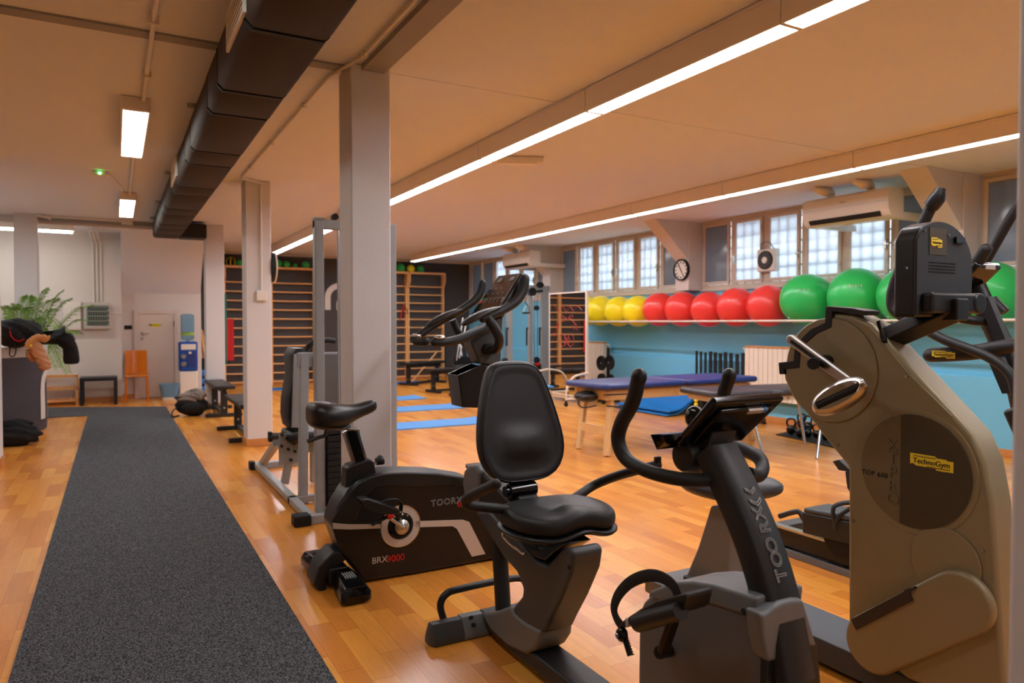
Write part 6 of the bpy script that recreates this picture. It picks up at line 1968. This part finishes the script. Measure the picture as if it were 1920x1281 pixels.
# slanted lower cover, a fat capsule
cA, cB = HX(1643, 1206, EX0), HX(1808, 1128, EX0)
rA = abs(HX(1643, 1206 - 54, EX0).z - cA.z); rB = abs(HX(1808, 1128 - 60, EX0).z - cB.z)
d = (cB - cA); ang = math.atan2(d.z, d.y)
pts = [cA + V((0, math.cos(a), math.sin(a))) * rA for a in [ang + PI / 2 + i * PI / 14 for i in range(15)]] + [cB + V((0, math.cos(a), math.sin(a))) * rB for a in [ang - PI / 2 + i * PI / 14 for i in range(15)]]
MB().prism([p + V((-0.035, 0, 0)) for p in pts], (0.04, 0, 0)).build('lower_cover', 'bronze', t, bevel=0.016, seg=4, smooth=50)
MB().prism(E([(1594, 1162), (1692, 1110), (1697, 1104), (1714, 1100), (1715, 1104), (1703, 1112), (1710, 1127), (1604, 1182)], EX0 - 0.045), (0.02, 0, 0)).build('grip_bar', mat('dark_brown_plastic', (52, 44, 40), 0.5), t, bevel=0.003)
# stepped black rim
rim = E([(1459, 680), (1487, 677), (1489, 655), (1500, 636), (1520, 617), (1546, 605), (1548, 574), (1598, 578), (1622, 583), (1620, 592), (1598, 588), (1560, 584), (1558, 614), (1532, 625), (1512, 642), (1500, 660), (1498, 690), (1470, 693), (1470, 702), (1461, 702)], EX0 - 0.014)
MB().prism(rim, (0.085, 0, 0)).build('rim_guard', 'matte_black', t, bevel=0.003)
for px, py in ((1700, 706), (1572, 834), (1600, 976), (1843, 1033)):
    p = HX(px, py, EX0)
    MB().cyl(p, p + V((-0.004, 0, 0)), 0.006, n=12).build('screw', 'alu', t)
# ridge line moulding and base
MB().tube([p + V((-0.001, 0, 0)) for p in E([(1640, 625), (1700, 697), (1785, 781)])], 0.003, n=6, k=1).build('moulding_line', 'bronze', t)
MB().bb(2.405, 2.665, 1.05, 2.62, 0.02, 0.115).build('floor_rail', mat('blue_grey_steel', (66, 72, 80), 0.4, bump=0.2, bscale=400), t, bevel=0.006)
MB().bb(2.28, 2.74, 1.0, 1.25, 0.0, 0.05).build('front_base', 'matte_black', t, bevel=0.01)
MB().bb(2.23, 2.78, 2.40, 2.72, 0.05, 0.125).bb(2.24, 2.77, 2.42, 2.70, 0, 0.05).build('seat_base', 'greypl', t, bevel=0.012)
for px, py in ((1291, 1083), (1399, 1104), (1385, 1060)):
    p = HZ(px, py, 0.145)
    MB().cyl((p.x, p.y, 0.12), (p.x, p.y, 0.15), 0.024, n=18).build('base_knob', 'rubber', t, bevel=0.003)
# seat pedestal: tapering plate box
def pedring(z, x0, x1, y0, y1): return [V((x0, y0, z)), V((x1, y0, z)), V((x1, y1, z)), V((x0, y1, z))]
MB().loft([pedring(0.125, 2.40, 2.60, 2.35, 2.62), pedring(0.28, 2.42, 2.58, 2.36, 2.56), pedring(0.50, 2.43, 2.57, 2.36, 2.485)]).build('seat_pedestal', mat('pedestal_grey', (132, 128, 124), 0.4, metal=0.2, bump=0.2, bscale=400), t, bevel=0.012)
for px, py in ((1343, 984), (1327, 1071)):
    p = HX(px, py, 2.425)
    MB().cyl(p, p + V((-0.004, 0, 0)), 0.004, n=8).build('rivet', 'alu', t)
MB().lathe([(0.0, 0.0), (0.035, 0.0), (0.035, 0.03), (0.02, 0.035), (0, 0.035)], (2.575, 2.36, 0.40), (0, -1, 0), 20).build('height_knob', 'rubber', t)
MB().bb(2.47, 2.53, 2.39, 2.45, 0.48, 0.60).build('seat_stem', 'matte_black', t, bevel=0.004)
rings = []
for (y, w, zt, zb) in ((2.62, 0.10, 0.62, 0.59), (2.60, 0.17, 0.64, 0.565), (2.53, 0.21, 0.65, 0.548), (2.42, 0.215, 0.652, 0.545), (2.32, 0.20, 0.648, 0.55), (2.25, 0.16, 0.64, 0.565), (2.22, 0.10, 0.625, 0.585)):
    rings.append([V((2.50 + w * (abs(math.cos(a)) ** .75) * (1 if math.cos(a) > 0 else -1), y, (zt + zb) / 2 + (zt - zb) / 2 * (abs(math.sin(a)) ** .7) * (1 if math.sin(a) > 0 else -1))) for a in [i * PI / 10 for i in range(20)]])
MB().loft(rings).build('saddle', 'table_black', t, subd=1, smooth=80)
# crank with stirrup grip
XK = EX0 - 0.11
hubc = HX(1553, 677, EX0 - 0.01)
MB().cyl(hubc, hubc + V((-0.075, 0, 0)), 0.024, n=20).build('crank_hub', 'gloss', t, bevel=0.003)
MB().cyl(HX(1525, 682, XK - .01), HX(1525, 682, XK - 0.055), 0.022, n=20).build('lock_knob', 'rubber', t, bevel=0.003)
a, b = HX(1484, 637, XK), HX(1600, 722, XK)
dr = (b - a).normalized(); pr_ = dr.cross(V((1, 0, 0))).normalized()
pts = [a + pr_ * 0.018 * math.cos(q) - dr * 0.018 * math.sin(q) for q in [i * PI / 8 for i in range(9)]] + [b + pr_ * 0.018 * math.cos(q) - dr * 0.018 * math.sin(q) for q in [PI + i * PI / 8 for i in range(9)]]
MB().prism([p + V((-0.012, 0, 0)) for p in pts], (0.024, 0, 0)).build('crank_arm', 'alu', t, bevel=0.006, seg=3)
MB().bar(a + V((-0.013, 0, 0)) + dr * .01, a + (b - a) * 0.52 + V((-0.013, 0, 0)), 0.006, 0.011, up=pr_).build('crank_slot', 'rubber', t)
gc = HX(1571, 743, XK - 0.07)
u = (HX(1618, 722, XK - 0.04) - HX(1525, 765, XK - 0.10)) / 2
w = V((0.0, 0, 0)) + (HX(1566, 722, XK - 0.07) - HX(1576, 766, XK - 0.07)) / 2
pts = [gc + u * math.cos(q) * (1.0) + w * (abs(math.sin(q)) ** 0.85) * (1 if math.sin(q) > 0 else -1) for q in [i * PI / 20 for i in range(40)]]
MB().tube(pts, 0.005, n=10, k=1, closed=True, ry=0.020, up=(1, 0.0, 0)).build('stirrup_ring', 'alu', t)
MB().cyl(gc - u * 0.85, gc + u * 0.95, 0.013, n=16).build('stirrup_grip', 'foam', t)
MB().cyl(gc + u * 0.95, gc + u * 1.12, 0.018, n=16).build('stirrup_bearing', 'alu', t, bevel=0.003)
# console on its arm
ab = HX(1668, 634, 2.44); ae = V((2.50, 1.425, 1.395))
MB().bar(ab, ae, 0.07, 0.06, up=(0, 1, 0)).build('console_arm', 'black', t, bevel=0.006)
MB().bar(ae + V((0, 0.0, -0.035)), ae + V((0, 0.0, 0.04)), 0.07, 0.07, up=(0, 1, 0)).build('console_elbow', 'black', t, bevel=0.006)
MB().bar(ab + (ab - ae).normalized() * 0.012, ab - (ab - ae).normalized() * 0.004, 0.11, 0.10, up=(0, 1, 0)).build('arm_plate', 'gloss', t, bevel=0.003)
KX0, KX1, KY, KZ0, KZ1 = 2.322, 2.665, 1.455, 1.372, 1.700
pts = [V((KX0 + 0.01, KY, KZ0)), V((KX1, KY, KZ0)), V((KX1, KY, KZ1 - 0.15))]
for i in range(1, 13):
    a = i * PI / 24
    pts.append(V((KX1 - 0.20 + 0.20 * math.cos(a), KY, KZ1 - 0.15 + 0.15 * math.sin(a))))
pts += [V((KX0 + 0.09, KY, KZ1 - 0.008)), V((KX0 + 0.04, KY, KZ1 - 0.025)), V((KX0 + 0.01, KY, KZ1 - 0.07))]
MB().prism(pts, (0, 0.075, 0)).build('console_case', 'black', t, bevel=0.010, seg=3, smooth=50)
ctr = sum(pts, V()) / len(pts)
MB().prism([ctr + (p - ctr) * 0.965 + V((0, -0.003, 0)) for p in pts], (0, 0.004, 0)).build('console_back', mat('slate_plastic', (44, 48, 52), 0.5, bump=0.3, bscale=600), t)
h = MB()
for j in range(4):
    for i in range(18):
        h.cyl((2.405 + i * 0.0088, KY - 0.0045, 1.525 + j * 0.0105), (2.405 + i * 0.0088, KY - 0.002, 1.525 + j * 0.0105), 0.0028, n=6)
h.build('speaker_holes', 'rubber', t)
b0, b1 = HY(1740, 477, KY), HY(1773, 430, KY)
MB().bb(b0.x, b1.x, KY - 0.005, KY - 0.003, b0.z, b1.z).build('bronze_label', 'bronze_dark', t)
for px, py in ((1733, 433), (1778, 441), (1699, 503), (1798, 456)):
    p = HY(px, py, KY - 0.004)
    MB().cyl(p, p + V((0, -0.004, 0)), 0.004, n=8).build('screw', 'greypl', t)
MB().bb(2.545, 2.60, KY - 0.014, KY - 0.003, 1.628, 1.650).build('connector', 'gloss', t, bevel=0.002)
MB().bb(2.36, 2.63, KY - 0.045, KY + 0.0, 1.385, 1.455).build('pivot_block', 'black', t, bevel=0.012, seg=3)
MB().cyl((2.635, KY - 0.05, 1.42), (2.635, KY + 0.10, 1.42), 0.036, n=20).build('pivot_roll', 'black', t, bevel=0.006)

def sticker(org, xd, yd, w, h_, parent, flip=False):
    """yellow maker's plate with stepped ends and dark lettering"""
    xd, yd = V(xd).normalized(), V(yd).normalized()
    zd = xd.cross(yd).normalized()
    sh = [(0, .18), (0, 1), (.58, 1), (.62, .88), (.84, .88), (.86, .80), (1.0, .80), (1.0, .02), (.84, .02), (.80, 0), (.62, 0), (.60, .12), (.14, .12), (.08, .25), (.04, .25)]
    o = V(org)
    MB().prism([o + xd * (a - .5) * w + yd * (b - .5) * h_ for a, b in sh], zd * 0.0012).build('maker_plate', 'yellow', parent, smooth=0)
    text('TechnoGym', w * 0.172, o + zd * 0.002 - yd * h_ * 0.02, xd, yd, 'ink', parent, align='CENTER')
    MB().bar(o - xd * w * .42 + yd * h_ * .33 + zd * .0015, o + xd * w * .1 + yd * h_ * .33 + zd * .0015, 0.002, 0.002).build('plate_line', 'ink', parent)
    MB().bar(o - xd * w * .1 - yd * h_ * .33 + zd * .0015, o + xd * w * .42 - yd * h_ * .33 + zd * .0015, 0.002, 0.002).build('plate_line', 'ink', parent)
p0, p1 = HX(1707, 861, EX0 - 0.0105), HX(1788, 876, EX0 - 0.0105)
mid = (p0 + p1) / 2 ; mid.z = (HX(1745, 853, EX0 - .0105).z + HX(1748, 883, EX0 - .0105).z) / 2
sticker(mid, (0, -1, 0), (0, 0, 1), abs(p0.y - p1.y), 0.046, t)
pk0, pk1 = HY(1743, 452, KY - 0.0055), HY(1769, 458, KY - 0.0055)
sticker((pk0 + pk1) / 2, (1, 0, 0), (0, 0, 1), 0.062, 0.033, t)
rd = (HX(1790, 752, 2.44) - HX(1840, 812, 2.44)).normalized()
cs = HX(1812, 793, 2.44) + V((0, -0.004, 0.006))
sticker(cs, (1, 0, 0), rd, 0.10, 0.040, t)
for i, ch_ in enumerate('XTPRO'):
    p = HX(1674, 836 + i * 25, EX0 - 0.008)
    text(ch_, 0.058, p, (0, -1, 0), (0, 0, 1), 'bronze_mid', t, ext=0.003, align='CENTER', name='raised_letter')
text('TOP 600', 0.024, HX(1616, 884, EX0 - 0.008), (0, -1, 0), (0, 0, 1), 'ink', t, name='lettering', space=1.15)

# ================================================================= elliptical trainer at the right edge
t = thing('elliptical_trainer', 'dark elliptical trainer with long poles behind the bronze trainer', 'exercise machine', (3.6, 2.2, 0))
LX = 3.45
a, b = HX(1458, 1002, LX), HX(1600, 1060, LX)
MB().bar((LX, 3.03, 0.10), (LX, 1.3, 0.10), 0.07, 0.10).build('base_rail', 'matte_black', t, bevel=0.006)
MB().bar((LX - 0.02, 3.02, 0.155), (LX - 0.02, 2.3, 0.155), 0.05, 0.012).build('track', 'alu', t)
MB().bar((LX, 3.03, 0.02), (LX, 1.3, 0.02), 0.11, 0.035).build('sole_rail', 'greypl', t)
MB().bar((LX, 2.98, 0.10), (4.10, 2.98, 0.10), 0.09, 0.10).build('rear_crossbar', 'charcoal', t, bevel=0.006)
MB().bar((4.10, 3.03, 0.10), (4.10, 1.3, 0.10), 0.07, 0.10).build('base_rail', 'matte_black', t, bevel=0.006)
MB().bb(LX - 0.03, LX + 0.03, 2.50, 2.6, 0.0, 0.05).bb(LX - 0.03, LX + 0.03, 2.9, 3.0, 0.0, 0.05).build('rubber_foot', 'rubber', t)
w0, w1 = HX(1575, 1010, LX - 0.05), None
MB().cyl((LX - 0.06, w0.y, w0.z), (LX + 0.04, w0.y, w0.z), 0.10, n=28).build('roller', 'rubber', t, bevel=0.006)
a, b = HX(1512, 978, LX - 0.04), HX(1600, 998, LX - 0.04)
MB().bar(a, b + (b - a) * 1.2, 0.08, 0.12).build('pedal_arm', 'matte_black', t, bevel=0.01)
MB().tube([HX(1462, 968, LX - 0.04), HX(1490, 960, LX - 0.04), HX(1500, 962, LX - 0.04), HX(1508, 975, LX - 0.04)], 0.016, n=10).build('arm_end', 'matte_black', t)
a, b = HX(1518, 962, LX - 0.05), HX(1592, 972, LX - 0.05)
pl = MB()
pl.prism([a + V((-0.03, .02, 0)), a + V((0.18, 0.02, 0)), b + V((0.20, -0.25, 0.0)), b + V((-0.02, -0.25, 0))], (0, 0, 0.03))
pl.build('foot_plate', 'charcoal', t, bevel=0.012)
MB().tube([HX(1566, 990, LX - 0.08), HX(1562, 955, LX - 0.08), HX(1575, 945, LX - 0.06), HX(1600, 942, LX - 0.04)], 0.014, n=8, ry=0.006).build('plate_rim', 'matte_black', t)
MB().tube([HX(1566, 995, LX - 0.08), HX(1572, 970, LX - 0.08), HX(1600, 950, LX - 0.06)], 0.012, n=8, ry=0.006).build('plate_rim', 'matte_black', t)
# steel swing parts seen left of the bronze body
MB().prism(HXs([(1560, 865), (1572, 862), (1592, 880), (1592, 885), (1572, 882)], 3.5), (0.08, 0, 0)).prism(HXs([(1584, 884), (1594, 884), (1594, 925), (1588, 915)], 3.5), (0.08, 0, 0)).build('far_foot_plate', 'matte_black', t, bevel=0.004)
# mast and console
ms = [(1830, 540), (1852, 590), (1880, 650), (1905, 715), (1925, 800)]
MB().tube([HX(a, b, 3.62) for a, b in ms], 0.050, n=10, k=3, ry=0.035).build('mast', 'black', t)
MB().bar((3.62, HX(1915, 760, 3.62).y, HX(1915, 760, 3.62).z), (3.62, 1.35, 0.1), 0.10, 0.14, up=(0, 1, 0)).build('front_shroud', 'black', t, bevel=0.02)
MB().bar(HX(1848, 560, 3.52), HX(1890, 662, 3.52), 0.045, 0.045, up=(1, 0, 0)).build('mast_side_tube', 'foam', t)
c0 = [HX(1824, 495, 3.45), HX(1866, 493, 3.78), HX(1870, 497, 3.78), HX(1838, 540, 3.70), HX(1828, 540, 3.45)]
c = HX(1842, 515, 3.6)
k0, k1 = HX(1826, 494, 3.48), HX(1822, 540, 3.48)
MB().prism([V((3.46, c.y - 0.04, c.z + 0.06)), V((3.46, c.y - 0.06, c.z + 0.03)), V((3.46, c.y + 0.06, c.z - 0.09)), V((3.46, c.y + 0.10, c.z - 0.07))], (0.20, 0, 0)).build('console', 'gloss', t, bevel=0.012)
q = HX(1839, 503, 3.45)
MB().bar((3.52, c.y - 0.056, c.z + 0.030), (3.60, c.y - 0.056, c.z + 0.030), 0.004, 0.02).build('console_sticker', 'silver', t)
MB().tube([HX(1804, 528, 3.5), HX(1822, 506, 3.5), HX(1848, 468, 3.5)], [0.03, 0.03, 0.028], n=12, round_end=True).build('fixed_grip', 'foam', t)
# moving arms
MB().tube([HX(1759, 366, 3.32), HX(1745, 390, 3.32), HX(1728, 425, 3.32), HX(1700, 480, 3.32), HX(1676, 535, 3.32), HX(1672, 575, 3.32), HX(1690, 594, 3.32), HX(1725, 612, 3.32), HX(1770, 637, 3.32), HX(1850, 668, 3.32), HX(1892, 700, 3.32), HX(1905, 740, 3.32)], [0.026, 0.026, 0.026, 0.022, 0.022, 0.022, 0.020], n=14).build('swing_arm', 'foam', t)
a, b = HX(1757, 372, 3.32), HX(1765, 352, 3.32)
MB().tube([HX(1745, 388, 3.32), a, b], [0.034, 0.036, 0.020], n=12, k=2).build('grip_cap', 'black', t)
MB().tube([HX(1925, 365, 3.9), HX(1897, 405, 3.9), HX(1868, 455, 3.9), HX(1848, 490, 3.9), HX(1830, 520, 3.9)], 0.024, n=14).build('swing_arm', 'foam', t)
MB().tube([HX(1735, 565, 3.45), HX(1760, 580, 3.45), HX(1800, 596, 3.45), HX(1835, 602, 3.5), HX(1862, 600, 3.6)], 0.022, n=12).build('cross_tube', 'matte_black', t)
MB().tube([HX(1885, 585, 3.9), HX(1870, 570, 3.9), HX(1862, 560, 3.9)], 0.022, n=12).build('cross_tube', 'matte_black', t)
MB().tube([HX(1745, 666, 3.36), HX(1780, 664, 3.36), HX(1830, 660, 3.37), HX(1885, 650, 3.40), HX(1910, 645, 3.45)], [0.034, 0.036, 0.034, 0.030], n=14, round_end=True).build('side_rail_grip', 'foam', t)
sticker(HX(1769, 665, 3.36 - 0.037), (0, -1, 0), (0, 0, 1), 0.105, 0.034, t)
MB().bar(HX(1868, 672, 3.5), HX(1895, 735, 3.5), 0.05, 0.05, up=(1, 0, 0)).build('lower_link', 'matte_black', t)
